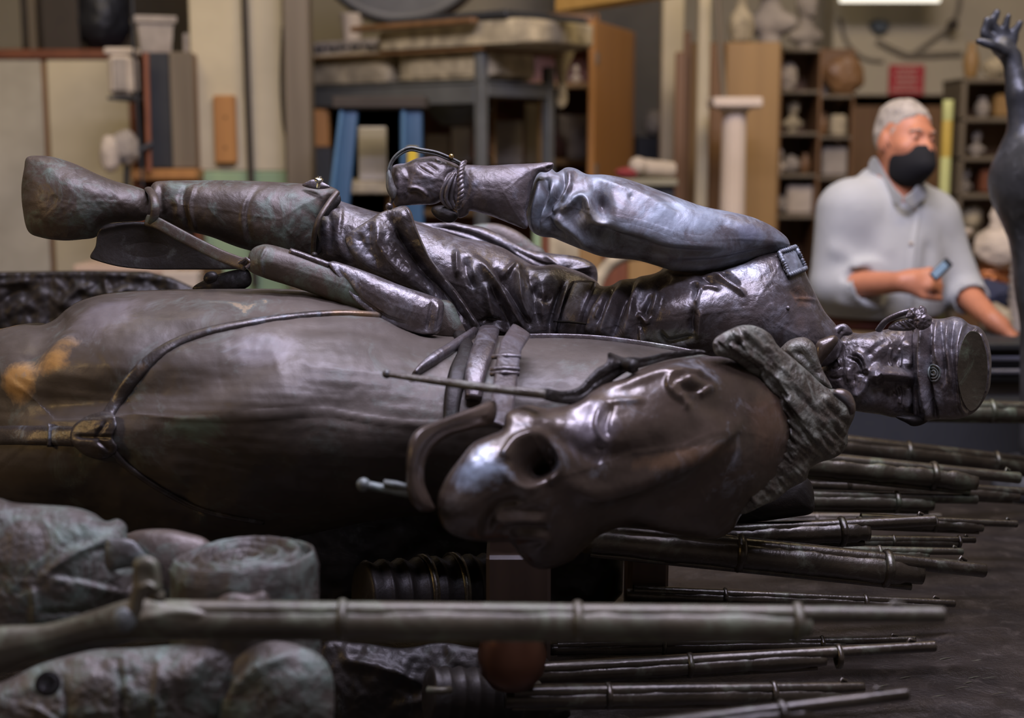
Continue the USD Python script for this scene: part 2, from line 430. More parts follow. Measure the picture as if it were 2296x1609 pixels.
# ---------------------------------------------------------------- materials
L = '/World/Looks/'
def bronze(name, dark=(.030, .022, .017), mid=(.085, .068, .064), pat=(.17, .20, .21), amount=0.25, rough=0.36, metal=0.55, scale=1.0, bump=0.12, warm=0.0, coat=0.3, spots=()):
    """waxed, patinated bronze: brown mottling, pale verdigris bloom in patches, fine casting grain; warm: bare golden rubs."""
    nodes = {
        'g': ('geometry', {}),
        'n1': ('noise_texture', {'scale': 7.0 * scale, 'detail': 5.0, 'roughness': .62}),
        'n2': ('noise_texture', {'scale': 16.0 * scale, 'detail': 7.0, 'roughness': .7, 'distortion': .6}),
        'n3': ('noise_texture', {'scale': 120.0 * scale, 'detail': 3.0, 'roughness': .6}),
        'n4': ('noise_texture', {'scale': 4.0 * scale, 'detail': 4.0, 'roughness': .6, 'w': 2.0, 'dimensions': '4D'}),
        'r1': ('rgb_ramp', {'ramp': [(.32, dark), (.68, mid)]}),
        'r2': ('rgb_ramp', {'ramp': [(max(0.0, .62 - amount * .45), (0, 0, 0)), (.78 - amount * .25, (1, 1, 1))]}),
        'm': ('mix', {'color2': pat}),
        'r4': ('rgb_ramp', {'ramp': [(.60, (0, 0, 0)), (.72, (warm, warm, warm))]}),
        'm2': ('mix', {'color2': (.34, .19, .06)}),
        'rr': ('map_range', {'from_min': .3, 'from_max': .7, 'to_min': rough - .08, 'to_max': rough + .14, 'clamp': True}),
        'b': ('bump', {'strength': bump, 'distance': .004}),
        'b2': ('bump', {'strength': bump * 1.3, 'distance': .012}),
        'p': ('principled_bsdf', {'metallic': metal, 'coat_weight': coat, 'coat_roughness': .22, 'coat_ior': 1.45})}
    links = [('g.position', f'{n}.vector') for n in ('n1', 'n2', 'n3', 'n4')] + [
        ('n1.fac', 'r1.fac'), ('n2.fac', 'r2.fac'), ('r1.color', 'm.color1'), ('r2.color', 'm.fac'), ('n4.fac', 'r4.fac'),
        ('m.color', 'm2.color1'), ('r4.color', 'm2.fac'), ('m2.color', 'p.base_color'), ('n2.fac', 'rr.value'), ('rr.result', 'p.roughness'),
        ('n2.fac', 'b2.height'), ('n3.fac', 'b.height'), ('b2.normal', 'b.normal'), ('b.normal', 'p.normal'), ('b.normal', 'p.coat_normal')]
    last = 'm2.color'
    for k, (c, r, col, amt) in enumerate(spots):      # a stain or tinted place of its own: ragged blot round the point c
        c = np.asarray(c, float); r = np.broadcast_to(np.asarray(r, float), 3)
        nodes.update({f'sm{k}': ('mapping', {'location': tuple(-c / r), 'scale': tuple(1 / r)}), f'sg{k}': ('gradient_texture', {'gradient_type': 'spherical'}),
            f'sa{k}': ('math', {'math_type': 'add', 'use_clamp': True}), f'sn{k}': ('map_range', {'from_min': .3, 'from_max': .7, 'to_min': -.35, 'to_max': .25}),
            f'sr{k}': ('rgb_ramp', {'ramp': [(.18, (0, 0, 0)), (.55, (amt, amt, amt))]}), f'sx{k}': ('mix', {'color2': col})})
        links.remove((last, 'p.base_color')) if (last, 'p.base_color') in links else None
        links += [('g.position', f'sm{k}.vector'), (f'sm{k}.vector', f'sg{k}.vector'), ('n2.fac', f'sn{k}.value'), (f'sg{k}.fac', f'sa{k}.value1'), (f'sn{k}.result', f'sa{k}.value2'),
            (f'sa{k}.value', f'sr{k}.fac'), (last, f'sx{k}.color1'), (f'sr{k}.color', f'sx{k}.fac'), (f'sx{k}.color', 'p.base_color')]
        last = f'sx{k}.color'
    return usdkit.material(stage, L + name, nodes, links, surface='p.BSDF')

def plain(name, color, rough=0.6, vary=0.25, scale=6.0, bump=0.05, metal=0.0, spec=0.4, second=None, coat=0.0):
    c = np.array(color); d = np.array(second) if second is not None else c * (1 - vary)
    nodes = {'g': ('geometry', {}), 'n': ('noise_texture', {'scale': scale, 'detail': 5.0, 'roughness': .6}),
             'n2': ('noise_texture', {'scale': scale * 9, 'detail': 3.0}),
             'r': ('rgb_ramp', {'ramp': [(.3, tuple(d)), (.7, tuple(c))]}),
             'b': ('bump', {'strength': bump, 'distance': .004}),
             'p': ('principled_bsdf', {'roughness': rough, 'metallic': metal, 'specular_ior_level': spec, 'coat_weight': coat})}
    return usdkit.material(stage, L + name, nodes, [('g.position', 'n.vector'), ('g.position', 'n2.vector'), ('n.fac', 'r.fac'), ('r.color', 'p.base_color'), ('n2.fac', 'b.height'), ('b.normal', 'p.normal')], surface='p.BSDF')

def wood(name, a, b, scale=3.0, rough=.5, axis='z'):
    """grain stretched along one axis."""
    sc = {'x': (.6, 14, 14), 'y': (14, .6, 14), 'z': (14, 14, .6)}[axis]
    nodes = {'g': ('geometry', {}), 'mp': ('mapping', {'scale': tuple(scale * np.array(sc) / 3)}), 'n': ('noise_texture', {'scale': 1.0, 'detail': 5.0, 'roughness': .6, 'distortion': .4}),
             'r': ('rgb_ramp', {'ramp': [(.3, a), (.7, b)]}), 'bm': ('bump', {'strength': .06, 'distance': .003}), 'p': ('principled_bsdf', {'roughness': rough})}
    return usdkit.material(stage, L + name, nodes, [('g.position', 'mp.vector'), ('mp.vector', 'n.vector'), ('n.fac', 'r.fac'), ('r.color', 'p.base_color'), ('n.fac', 'bm.height'), ('bm.normal', 'p.normal')], surface='p.BSDF')

GOLD = (.40, .22, .06)  # tint of the golden blots at the left of the horse
B_rider = bronze('bronze_rider', dark=(.048, .038, .033), mid=(.128, .106, .102), amount=.32, pat=(.19, .185, .195), rough=.31, metal=.38, coat=.5, bump=.22, spots=[(U(1815, 665, 2.62), (.05, .1, .04), (.16, .075, .03), .8), (U(1825, 715, 2.62), .05, (.15, .075, .035), .7), (U(1500, 760, 2.6), (.12, .1, .025), (.18, .20, .15), .6), (U(1690, 600, 2.6), (.09, .1, .04), (.24, .26, .30), .7)])
B_sleeve = bronze('bronze_sleeve', dark=(.042, .037, .036), mid=(.150, .134, .136), amount=.50, pat=(.22, .25, .275), rough=.45, metal=.3, coat=.15, bump=.08, spots=[(U(1540, 490, 2.6), (.16, .15, .04), (.26, .30, .345), .6), (U(1320, 490, 2.55), .05, (.26, .24, .20), .6), (U(1700, 520, 2.6), (.07, .1, .04), (.10, .10, .13), .7)])
B_boot = bronze('bronze_boot', dark=(.042, .031, .021), mid=(.092, .070, .053), amount=.27, pat=(.115, .155, .12), rough=.50, coat=.08, metal=.3, bump=.14)
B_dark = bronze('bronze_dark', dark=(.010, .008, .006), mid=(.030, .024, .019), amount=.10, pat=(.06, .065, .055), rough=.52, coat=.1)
B_horse = bronze('bronze_horse', dark=(.044, .035, .025), mid=(.098, .079, .060), amount=.16, pat=(.12, .14, .115), rough=.53, warm=.0, scale=.6, bump=.07, metal=.3, coat=.12, spots=[(U(95, 775, 2.42), .075, GOLD, .85), (U(20, 850, 2.45), .06, GOLD, .8), (U(-5, 770, 2.7), .08, GOLD, .7), (U(30, 1008, 2.36), .05, GOLD, .8), (U(335, 930, 2.3), .05, (.26, .15, .06), .6), (U(435, 965, 2.3), (.10, .1, .045), (.12, .19, .13), .7), (U(610, 782, 2.4), (.10, .1, .04), (.22, .20, .20), .5), (U(250, 730, 2.5), .10, (.19, .17, .175), .5), (U(900, 900, 2.45), (.16, .1, .03), (.14, .15, .11), .5)])
B_head = bronze('bronze_horse_head', dark=(.040, .027, .018), mid=(.096, .069, .048), amount=.14, pat=(.16, .17, .18), rough=.29, warm=.0, scale=.8, bump=.07, coat=.5, metal=.35, spots=[(U(1085, 1045, 1.96), (.085, .10, .075), (.30, .36, .42), .9), (U(1010, 1150, 1.97), .06, (.20, .175, .15), .7), (U(1190, 1150, 2.0), (.07, .1, .05), (.17, .15, .125), .6), (U(1500, 1020, 2.2), (.20, .12, .022), (.20, .11, .05), .4), (U(1340, 960, 2.1), .07, (.17, .15, .165), .6), (U(1690, 950, 2.35), .09, (.13, .07, .04), .6)])
B_mane = bronze('bronze_mane', dark=(.036, .029, .019), mid=(.12, .102, .078), amount=.38, pat=(.23, .24, .19), rough=.36, bump=.4, metal=.35, scale=1.5)
B_green = bronze('bronze_verdigris', dark=(.045, .041, .035), mid=(.115, .108, .096), amount=.42, pat=(.17, .21, .185), rough=.48, coat=.1, metal=.3)
B_gun = bronze('bronze_musket', dark=(.021, .016, .009), mid=(.064, .050, .031), amount=.18, pat=(.11, .12, .08), rough=.30, coat=.5)
B_gun_pale = bronze('bronze_musket_pale', dark=(.040, .033, .018), mid=(.096, .081, .048), amount=.32, pat=(.135, .15, .09), rough=.46, coat=.15, metal=.3)
B_gun_green = bronze('bronze_musket_green', dark=(.028, .022, .013), mid=(.074, .061, .038), amount=.3, pat=(.105, .125, .075), rough=.38, coat=.25)
B_pack = bronze('bronze_pack', dark=(.045, .036, .027), mid=(.104, .089, .070), amount=.36, pat=(.13, .175, .135), rough=.52, coat=.1, bump=.4, metal=.25)
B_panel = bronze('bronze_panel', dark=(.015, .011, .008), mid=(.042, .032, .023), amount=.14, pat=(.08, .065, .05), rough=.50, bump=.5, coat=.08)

# ---------------------------------------------------------------- the room
M_wall = plain('wall_paint', (.44, .39, .29), rough=.8, vary=.18, scale=1.2)
M_floor = plain('floor_concrete', (.16, .15, .14), rough=.7)
M_ceil = plain('ceiling_paint', (.22, .21, .19), rough=.9)
M_plaster = plain('plaster', (.52, .44, .34), rough=.8, vary=.22, scale=14, bump=.25)
M_plaster_grey = plain('plaster_grey', (.35, .305, .25), rough=.85, vary=.35, scale=12, bump=.3)
M_plaster_old = plain('plaster_old', (.50, .42, .27), rough=.85, vary=.62, scale=16, bump=.5)
M_cream = plain('pillar_cream', (.50, .43, .28), rough=.75, vary=.16, scale=4)
M_green = plain('pillar_green', (.26, .36, .20), rough=.7, vary=.15)
M_board = plain('plaster_board', (.46, .42, .32), rough=.8, vary=.4, scale=3, second=(.30, .27, .20))
M_redwood = wood('red_brown_wood', (.10, .030, .012), (.17, .055, .022))
M_brown = wood('brown_wood', (.13, .065, .025), (.22, .115, .045))
M_tan = wood('tan_wood', (.24, .138, .046), (.31, .185, .063))
M_column = plain('column_plaster', (.64, .53, .42), rough=.75, vary=.12, scale=5)
M_orange = wood('orange_wood', (.28, .125, .035), (.38, .18, .05))
M_yellow = wood('yellow_wood', (.46, .26, .06), (.56, .33, .09), axis='x')
M_greybrown = wood('grey_brown_wood', (.115, .09, .058), (.18, .145, .095))
M_steel = plain('rack_steel', (.15, .155, .145), rough=.45, metal=.3, vary=.3)
M_black = plain('black_paint', (.012, .013, .016), rough=.5)
M_dgrey = plain('dark_grey', (.030, .032, .035), rough=.6, vary=.3)
M_blue = plain('ladder_blue', (.020, .065, .125), rough=.4, vary=.2)
M_red = plain('sign_red', (.42, .03, .04), rough=.5, vary=.1)
M_pink = plain('sign_print', (.62, .36, .30), rough=.6)
M_label = plain('label_yellow', (.60, .42, .03), rough=.5, vary=.1)
M_dgrey2 = plain('drum_grey', (.14, .14, .135), rough=.6, vary=.3)
M_dark = plain('dark_brown', (.045, .035, .025), rough=.8)  # even dark brown shared by boards, conduit, cables and shoes
M_copper = plain('copper', (.45, .17, .06), rough=.35, metal=.7, vary=.4, scale=20)
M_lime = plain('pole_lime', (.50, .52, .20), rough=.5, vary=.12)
M_ochre = plain('pole_ochre', (.48, .34, .06), rough=.5, vary=.12)
M_pipe = plain('pipe_grey', (.19, .165, .125), rough=.6)
M_navy = plain('navy_cloth', (.035, .04, .075), rough=.9)

struct('floor', rbox(-5, -2.5, -.1, 5, 9.6, 0), M_floor)
struct('ceiling', rbox(-5, -2.5, 4.3, 5, 9.6, 4.4), M_ceil)
struct('wall_back', rbox(-5, 9.4, 0, 5, 9.6, 4.3), M_wall)
struct('wall_left', rbox(-5.1, -2.5, 0, -5, 9.6, 4.3), M_wall)
struct('wall_right', rbox(5, -2.5, 0, 5.1, 9.6, 4.3), M_wall)
struct('wall_front', rbox(-5, -2.6, 0, 5, -2.5, 4.3), M_wall)

def zt(px, py, Y): return at(px, py, Y)[2]
def xt(px, Y, py=320): return at(px, py, Y)[0]
def standbox(px0, px1, pytop, Y, dep, zbot=0.0, r=.006):
    return rbox(xt(px0, Y), Y, zbot, xt(px1, Y), Y + dep, zt((px0 + px1) / 2, pytop, Y), r)
def leaning(a, b, r, n=12): return sweep([a, (np.asarray(a) + b) / 2, b], r, n=n)
def lump(c, r, amp=.25, seed=0, freq=6, sub=4):
    s = trimesh.creation.icosphere(sub); v = np.array(s.vertices)
    k = 1 + amp * (meshkit.fbm(v * freq / 4 + seed * 7.3, 4, seed) - .5) * 2
    return v * k[:, None] * np.asarray(r) + np.asarray(c), np.array(s.faces)
def bust(c, h, turn=0.0, seed=0):
    """a plaster bust: plinth, shoulders, neck, head with brow and nose; c: middle of its foot."""
    R = rotz(turn)
    def f(p):
        q = (p - np.asarray(c)) @ R / h
        d = ellipsoid(q, (0, 0, .76), (.17, .20, .235))
        d = smin(d, capsule(q, (0, -.17, .76), (0, -.225, .70), .028, .036), .05)
        d = smin(d, ellipsoid(q, (0, -.13, .60), (.09, .09, .07)), .06)
        d = smin(d, capsule(q, (0, .02, .3), (0, .02, .62), .125, .105), .08)
        d = smin(d, ellipsoid(q, (0, .02, .24), (.34, .17, .15)), .12)
        d = smin(d, capsule(q, (0, .02, .0), (0, .02, .14), .15, .11), .06)
        for s in (-1, 1): d = smin(d, ellipsoid(q, (.17 * s, .02, .75), (.02, .04, .06)), .02)
        for s in (-1, 1): d = smax(d, -ellipsoid(q, (.07 * s, -.215, .79), (.045, .05, .03)), .03)
        return smax(d, -q[:, 2], .01) * h
    lo = np.asarray(c) - [.5 * h, .5 * h, .02]; hi = np.asarray(c) + [.5 * h, .5 * h, 1.06 * h]
    return nets(f, lo, hi, h / 34)

# left side: cabinet with plaster-stained doors, red shelf above
Y = 6.4
t = thing('storage_cabinet', 'wide cabinet of stained plaster-coloured door panels at the left edge', 'cabinet', (xt(100, Y), Y, 0))
obj('door_panel', standbox(-160, 99, 134, Y, .03, .08), M_board, t, smooth=False)
obj('door_panel', standbox(111, 292, 134, Y, .03, .08), M_cream, t, smooth=False)
obj('frame_stile', standbox(99, 111, 132, Y + .012, .05, 0), M_brown, t, smooth=False)
obj('frame_stile', standbox(292, 306, 132, Y + .0, .05, 0), M_redwood, t, smooth=False)
obj('top_rail', pbox(-160, 110, 306, 132, Y - .01, .5), M_redwood, t, smooth=False)
obj('carcass', standbox(-160, 306, 134, Y + .05, .45, 0), M_dark, t, smooth=False)
zc = zt(100, 110, Y - .01)
def onto(mesh, z, axis=2):
    v, f = mesh; v = np.array(v); v[:, axis] += z - v[:, axis].min(); return v, f
single('brown_board', onto(pbox(88, -60, 178, 108, Y + .12, .03), zc), M_dark, 'brown board standing on top of the left cabinet', 'board', smooth=False)
single('grey_post', onto(pbox(56, -60, 84, 108, Y + .25, .06), zc), M_greybrown, 'narrow grey-brown upright on the left cabinet beside the brown board', 'post', smooth=False)
single('black_bag', onto(lump(at(232, 40, Y + .2), (.13, .12, .17), .2, 3), zc), M_black, 'black sagging bag on top of the left cabinet', 'bag')
struct('trim_1', rbox(xt(60, 7.2), 7.2, 0, xt(470, 7.2), 7.3, 2.6), M_dark)

# boxes and plaster casts in front of the pillar
Y = 5.95
t = thing('tall_crate', 'tall wooden box with a black front panel left of the cream pillar', 'box', (xt(385, Y), Y, .0))
zb = zt(385, 378, Y)
obj('black_panel', rbox(xt(335, Y), Y, zb, xt(385, Y), Y + .02, zt(360, 118, Y)), M_dgrey, t, smooth=False)
obj('wood_side', rbox(xt(385, Y), Y - .004, zb, xt(438, Y), Y + .02, zt(410, 116, Y)), M_greybrown, t, smooth=False)
obj('box_body', rbox(xt(337, Y), Y + .02, zb, xt(436, Y), Y + .28, zt(400, 118, Y)), M_brown, t, smooth=False)
sh = thing('wall_shelf', 'orange-brown shelf unit under the tall box beside the pillar', 'shelf', (xt(370, Y), Y, 0))
obj('shelf_board', rbox(xt(296, Y), Y - .05, zb - .045, xt(444, Y), Y + .3, zb - .001), M_orange, sh, smooth=False)
for px in (300, 430): obj('upright', rbox(xt(px, Y), Y, 0, xt(px + 14, Y), Y + .25, zb - .045), M_redwood, sh, smooth=False)
obj('back_panel', rbox(xt(300, Y), Y + .25, 0, xt(440, Y), Y + .27, zb - .05), M_dark, sh, smooth=False)
zpl = zt(400, 117, Y)
def planter(c, w, h):
    v = []
    for z, s in ((0, .74), (.05 * h, .78), (.80 * h, .92), (.82 * h, 1.06), (.97 * h, 1.08), (h, 1.04), (h, .84), (.9 * h, .82)):
        v += [(-w * s, -w * s, z), (w * s, -w * s, z), (w * s, w * s, z), (-w * s, w * s, z)]
    v = np.array(v) @ rotz(.35).T + c; f = []
    for k in range(7):
        for j in range(4):
            a, b = k * 4 + j, k * 4 + (j + 1) % 4; f += [(a, b, b + 4), (a, b + 4, a + 4)]
    f += [(0, 2, 1), (0, 3, 2), (28, 29, 30), (28, 30, 31)]
    return v, np.array(f)
single('plaster_planter', planter(np.array([xt(354, Y + .12), Y + .12, zpl]), .079, .150), M_plaster_grey, 'square tapering plaster planter with a rim on top of the tall box', 'planter', smooth=False)
single('plaster_block', rbox(*at(410, 117, Y + .12) * [1, 1, 0] + [0, 0, zpl], xt(432, Y + .12), Y + .24, zpl + .085), M_plaster_grey, 'small grey plaster block on the tall box, touching the pillar', 'block', smooth=False)
t = thing('plaster_mould', 'pale squarish plaster mould on a small bracket, upper left of the tall box', 'plaster mould', (xt(275, 5.8), 5.8, zt(275, 215, 5.8)))
obj('mould_seam', rbox(xt(262, 5.79), 5.782, zt(270, 205, 5.8), xt(290, 5.79), 5.80, zt(270, 130, 5.8), .006), M_plaster_grey, t, smooth=False)
obj('mould_rim', rbox(xt(240, 5.8), 5.8, zt(270, 122, 5.8), xt(306, 5.8), 5.93, zt(270, 106, 5.8)), M_plaster, t, smooth=False)
obj('mould_face', rbox(xt(247, 5.8), 5.79, zt(270, 214, 5.8), xt(303, 5.8), 5.92, zt(270, 122, 5.8), .02), M_plaster, t, smooth=False)
single('bracket_shelf', rbox(xt(244, 5.78), 5.78, zt(270, 224, 5.78), xt(312, 5.78), 6.42, zt(270, 215.5, 5.78)), M_dgrey, 'dark bracket shelf carrying the pale plaster mould', 'shelf', smooth=False)
t = thing('plaster_mask', 'white plaster mask with grey fittings hanging left of the tall box', 'plaster mask', at(255, 345, 5.8))
obj('mask_face', lump(at(247, 345, 5.8), (.042, .05, .075), .16, 8), M_plaster, t)
obj('mask_back', lump(at(282, 330, 5.84), (.060, .06, .07), .22, 9), M_plaster_grey, t)
obj('mask_arm', leaning(at(270, 360, 5.8), at(342, 322, 5.86), .012), M_dgrey, t)
obj('mask_stem', leaning(at(285, 350, 5.84), at(283, 420, 5.86), .012), M_dgrey, t)
single('red_pole', leaning(at(327, 118, 5.88), at(334, 385, 5.88), .012), plain('red_orange', (.24, .085, .04), rough=.6), 'thin red-orange pole beside the black panel', 'pole')
single('hanging_wire', sweep([at(296, -40, 5.7), at(300, 120, 5.7), at(308, 240, 5.7), at(320, 420, 5.7)], .005, n=8), M_dgrey, 'thin grey wire hanging down left of the tall box', 'wire')
single('low_bench', rbox(xt(150, 5.6), 5.6, zt(300, 618, 5.6), xt(386, 5.6), 6.0, zt(300, 594, 5.6)), plain('pale_pink_board', (.52, .38, .27)), 'pale board lying low under the stirrup flap', 'board', smooth=False)
single('low_crate', rbox(xt(386, 5.5), 5.5, 0, xt(446, 5.5), 5.9, zt(415, 598, 5.5)), M_brown, 'low brown crate at the foot of the pillar', 'crate', smooth=False)
single('plaster_slab', rbox(xt(350, 5.4), 5.4, zt(400, 648, 5.4), xt(432, 5.4), 5.5, zt(400, 610, 5.4)), M_plaster, 'small pale slab between the low crate and the relief fragment', 'slab', smooth=False)

# pillar
Y = 6.05
t = struct('pillar', rbox(xt(432, Y), Y, zt(500, 384, Y), xt(640, Y), Y + .42, 4.3), M_cream)
struct('trim_2', rbox(xt(432, Y) - .002, Y - .002, 0, xt(640, Y) + .002, Y + .422, zt(500, 384, Y)), M_green)
single('conduit', sweep([at(546, -60, Y - .03), at(555, 200, Y - .03), at(566, 470, Y - .03), at(572, 640, Y - .03)], .014, n=12), M_dark, 'dark vertical conduit running down the cream pillar', 'conduit')
t = thing('wood_plaque', 'upright orange wooden block fixed on the cream pillar', 'wood block', (xt(510, Y), Y, zt(510, 367, Y)))
obj('block', rbox(xt(484, Y), Y - .035, zt(510, 366, Y), xt(533, Y), Y, zt(510, 214, Y)), M_orange, t, smooth=False)
for py in (262, 330): obj('nail', lathe([(.0001, 0), (.004, 0), (.004, .006), (.0001, .006)], at(506, py, Y - .035), 12, (0, -1, 0)), M_dark, t)
single('wood_post', standbox(641, 698, -90, 5.9, .12), M_greybrown, 'grey-brown timber post on the right of the cream pillar', 'post', smooth=False)
single('power_cable', sweep(catmull([at(634, 60, 6.02), at(630, 180, 6.03), at(634, 260, 6.02), at(640, 300, 6.02)], n=6), .006, n=8), M_dark, 'thin dark cable on the right edge of the cream pillar', 'cable')

# steel rack, seen corner on
C0 = np.array([xt(1080, 5.95), 5.95, 0.0]); e1, e2 = np.array([-.76, .65, 0]), np.array([.65, .76, 0])
RK = np.stack([e1, np.array([.65, .76, 0]), [0, 0, 1.0]], 1)
rack = thing('steel_rack', 'grey steel workshop rack with one leg toward the camera', 'rack', C0)
zb0, zb1 = zt(1080, 222, 5.95), zt(1080, 186, 5.95)
def rk(u0, v0, z0, u1, v1, z1, r=.006):
    v, f = rbox(min(u0, u1), min(v0, v1), z0, max(u0, u1), max(v0, v1), z1, r); return v @ RK.T + C0, f[:, ::-1]
for u, v, top in ((0, 0, 112), (0, .44, 140), (1.5, 0, 112), (1.5, .44, 140)):
    obj('leg', rk(u, v, 0, u + .045, v + .045, zt(1080, top, 5.95)), M_steel, rack, smooth=False)
obj('front_beam', rk(.045, .005, zb0 - .02, 1.5, .03, zb1), M_steel, rack, smooth=False)
obj('side_beam', rk(.005, .045, zb0 + .01, .03, .44, zb1), M_steel, rack, smooth=False)
obj('rack_deck', rk(.0, .0, zb1, 1.55, .49, zb1 + .012), M_steel, rack, smooth=False)
obj('top_deck', rk(-.02, -.02, zt(1080, 113, 5.95), 1.55, .52, zt(1080, 107, 5.95)), M_brown, rack, smooth=False)
for u in (.0, 1.5): obj('stretcher', rk(u + .01, .045, .5, u + .03, .44, .54), M_steel, rack, smooth=False)
zd, zd2 = zb1 + .012, zt(1080, 107, 5.95)
def rlump(u, v, z, ru, rv, rz, amp, seed, boxy=.5):
    m, f = lump((0, 0, 0), (1, 1, 1), amp, seed, 7)
    m = np.sign(m) * np.abs(m)**boxy; m = m * [ru, rv, rz]; m[:, 2] -= m[:, 2].min()
    return (m + [u, v, z]) @ RK.T + C0, f[:, ::-1]
single('plaster_mould', rlump(.84, .2, zd, .27, .18, .074, .06, 3, .18), M_plaster_old, 'smooth cream plaster mould on the left of the rack deck', 'plaster mould')
single('plaster_mould', rlump(.27, .2, zd, .27, .18, .072, .30, 4, .3), M_plaster_old, 'crumbling plaster mould on the rack deck behind the front leg', 'plaster mould')
single('plaster_slab', rlump(.20, .24, zd2, .44, .26, .058, .14, 6, .25), M_plaster_old, 'thick cream plaster slab on top of the rack', 'plaster slab')
bt = thing('printed_box', 'low pale box with dark lettering at the left of the rack top', 'box', C0 + [0, 0, zd2])
obj('carton', rk(.66, .08, zd2, 1.12, .30, zd2 + .075), M_plaster_grey, bt, smooth=False)
for k in range(11):
    u = 1.08 - k * .040
    obj('lettering', rk(u, .076, zd2 + .026 + .006 * (k % 3), u + .020 + .008 * (k % 2), .0805, zd2 + .056 - .005 * (k % 2), .001), M_black, bt, smooth=False)
bk = thing('white_bucket', 'small white bucket standing on the printed box', 'bucket', C0 + e1 * .98 + e2 * .2 + [0, 0, zd2 + .076])
obj('bucket_wall', lathe([(.0001, 0), (.040, 0), (.052, .115), (.057, .117), (.057, .128), (.050, .128), (.038, .008), (.0001, .008)], C0 + e1 * .98 + e2 * .2 + [0, 0, zd2 + .076], 30), M_plaster, bk)
zs = zd2 + .112
single('dark_board', rk(-.16, -.03, zs, .52, .50, zs + .03), M_dgrey, 'dark flat board lying on the thick plaster slab', 'board', smooth=False)
single('tan_board', rk(-.02, -.08, zs - .02, .70, -.035, zs + .004), M_brown, 'thin tan batten under the front edge of the dark board', 'batten', smooth=False)
dc = at(895, -171, 6.7)
single('round_drum', cat(lathe([(.447, 0), (.447, .22), (.40, .22), (.392, .19), (.385, .03), (.40, 0), (.447, 0)], dc + [0, .22, 0], 72, (0, -1, 0)), lathe([(.0001, .0), (.40, .0), (.40, .03), (.0001, .03)], dc + [0, .2, 0], 60, (0, -1, 0))), M_dgrey2, 'big round grey drum standing on its rim, cut off by the top of the picture', 'drum')
single('hanging_rag', Sculpt([(1246, 100), (1284, 80), (1290, 110), (1276, 150), (1270, 190), (1272, 225), (1262, 242), (1248, 236), (1250, 190), (1244, 150)], 6.25, k=.6, step=6, rough=3, seed=2).mesh, M_plaster_old, 'cream plaster-soaked rag hanging at the right end of the rack', 'rag')

# below the rack: blue ladder and stored boards
lad = thing('blue_ladder', 'blue step ladder with two rails standing under the rack', 'ladder', (xt(850, 5.5), 5.5, 0))
def rail(a, b, w, d):
    A, B = at(*a, 5.45), at(*b, 5.40)
    B = A + (B - A) * (A[2] / max(A[2] - B[2], 1e-6)); B[2] = max(B[2], 0.0)
    return sweep([A, B], w, d, (0, -1, 0), n=12, power=.35)
obj('rail', rail((785, 232), (766, 430), .037, .02), M_blue, lad)
obj('rail', rail((922, 228), (925, 480), .044, .02), M_blue, lad)
for a, b in (((768, 245), (746, 430)), ((906, 235), (904, 480))): obj('rail_flange', rail(a, b, .009, .032), plain('ladder_blue_pale', (.055, .13, .21), rough=.4) if a[0] < 800 else L + 'ladder_blue_pale', lad)
A, B = at(785, 232, 5.47), at(922, 228, 5.47)
obj('top_cap', rbox(A[0] - .06, 5.40, A[2] - .02, B[0] + .06, 5.60, A[2] + .025), M_dark, lad, smooth=False)
for z in (.3, .6): obj('rung', rbox(A[0] - .03, 5.40, z, B[0] + .02, 5.47, z + .03), M_blue, lad, smooth=False)
obj('label_sticker', rbox(xt(914, 5.38), 5.373, zt(925, 372, 5.38), xt(936, 5.38), 5.378, zt(925, 330, 5.38), .001), M_label, lad, smooth=False)
M_whiteb = plain('white_board', (.50, .47, .43), rough=.7, vary=.15)
single('white_board', rbox(xt(803, 5.75), 5.75, zt(830, 406, 5.7), xt(866, 5.75), 5.78, zt(830, 284, 5.75)), M_whiteb, 'white upright board between the two blue ladder rails', 'board', smooth=False)
sb = thing('shelf_plank', 'pale plank shelf behind the ladder', 'shelf', (xt(810, 5.7), 5.7, 0))
obj('plank', rbox(xt(748, 5.7), 5.66, zt(810, 434, 5.7), xt(884, 5.7), 6.1, zt(810, 406, 5.7)), M_plaster_old, sb, smooth=False)
obj('plank_leg', rbox(xt(760, 5.7), 5.75, 0, xt(780, 5.7), 5.8, zt(810, 434, 5.7)), M_brown, sb, smooth=False)
obj('plank_leg', rbox(xt(860, 5.7), 5.75, 0, xt(880, 5.7), 5.8, zt(810, 434, 5.7)), M_brown, sb, smooth=False)
cb = thing('brown_cabinet', 'open red-brown cupboard with shelves behind the rack', 'cupboard', (xt(1290, 7.0), 7.0, 0))
obj('back_panel', rbox(xt(940, 7.3), 7.3, 0, xt(1336, 7.3), 7.33, zt(1280, 30, 7.0)), M_redwood, cb, smooth=False)
obj('side_panel', rbox(xt(1328, 6.85), 6.85, 0, xt(1340, 6.85), 7.3, zt(1280, 30, 6.85)), M_orange, cb, smooth=False)
obj('cupboard_top', rbox(xt(1225, 6.85), 6.85, zt(1280, 52, 6.85), xt(1338, 6.85), 7.3, zt(1280, 30, 6.85)), M_brown, cb, smooth=False)
for py in (184, 356, 470):
    obj('shelf', rbox(xt(940, 6.9), 6.9, zt(1280, py + 14, 6.9), xt(1330, 6.9), 7.3, zt(1280, py, 6.9)), M_tan, cb, smooth=False)
single('small_figurine', onto(bust(at(1292, 184, 7.0), .085), zt(1280, 184, 6.9)), M_plaster, 'tiny white figurine on the upper cupboard shelf', 'figurine')
pc = thing('plaster_vessel', 'large grey-white plaster vessel with a hollow on the cupboard shelf', 'plaster vessel', at(1300, 354, 6.75))
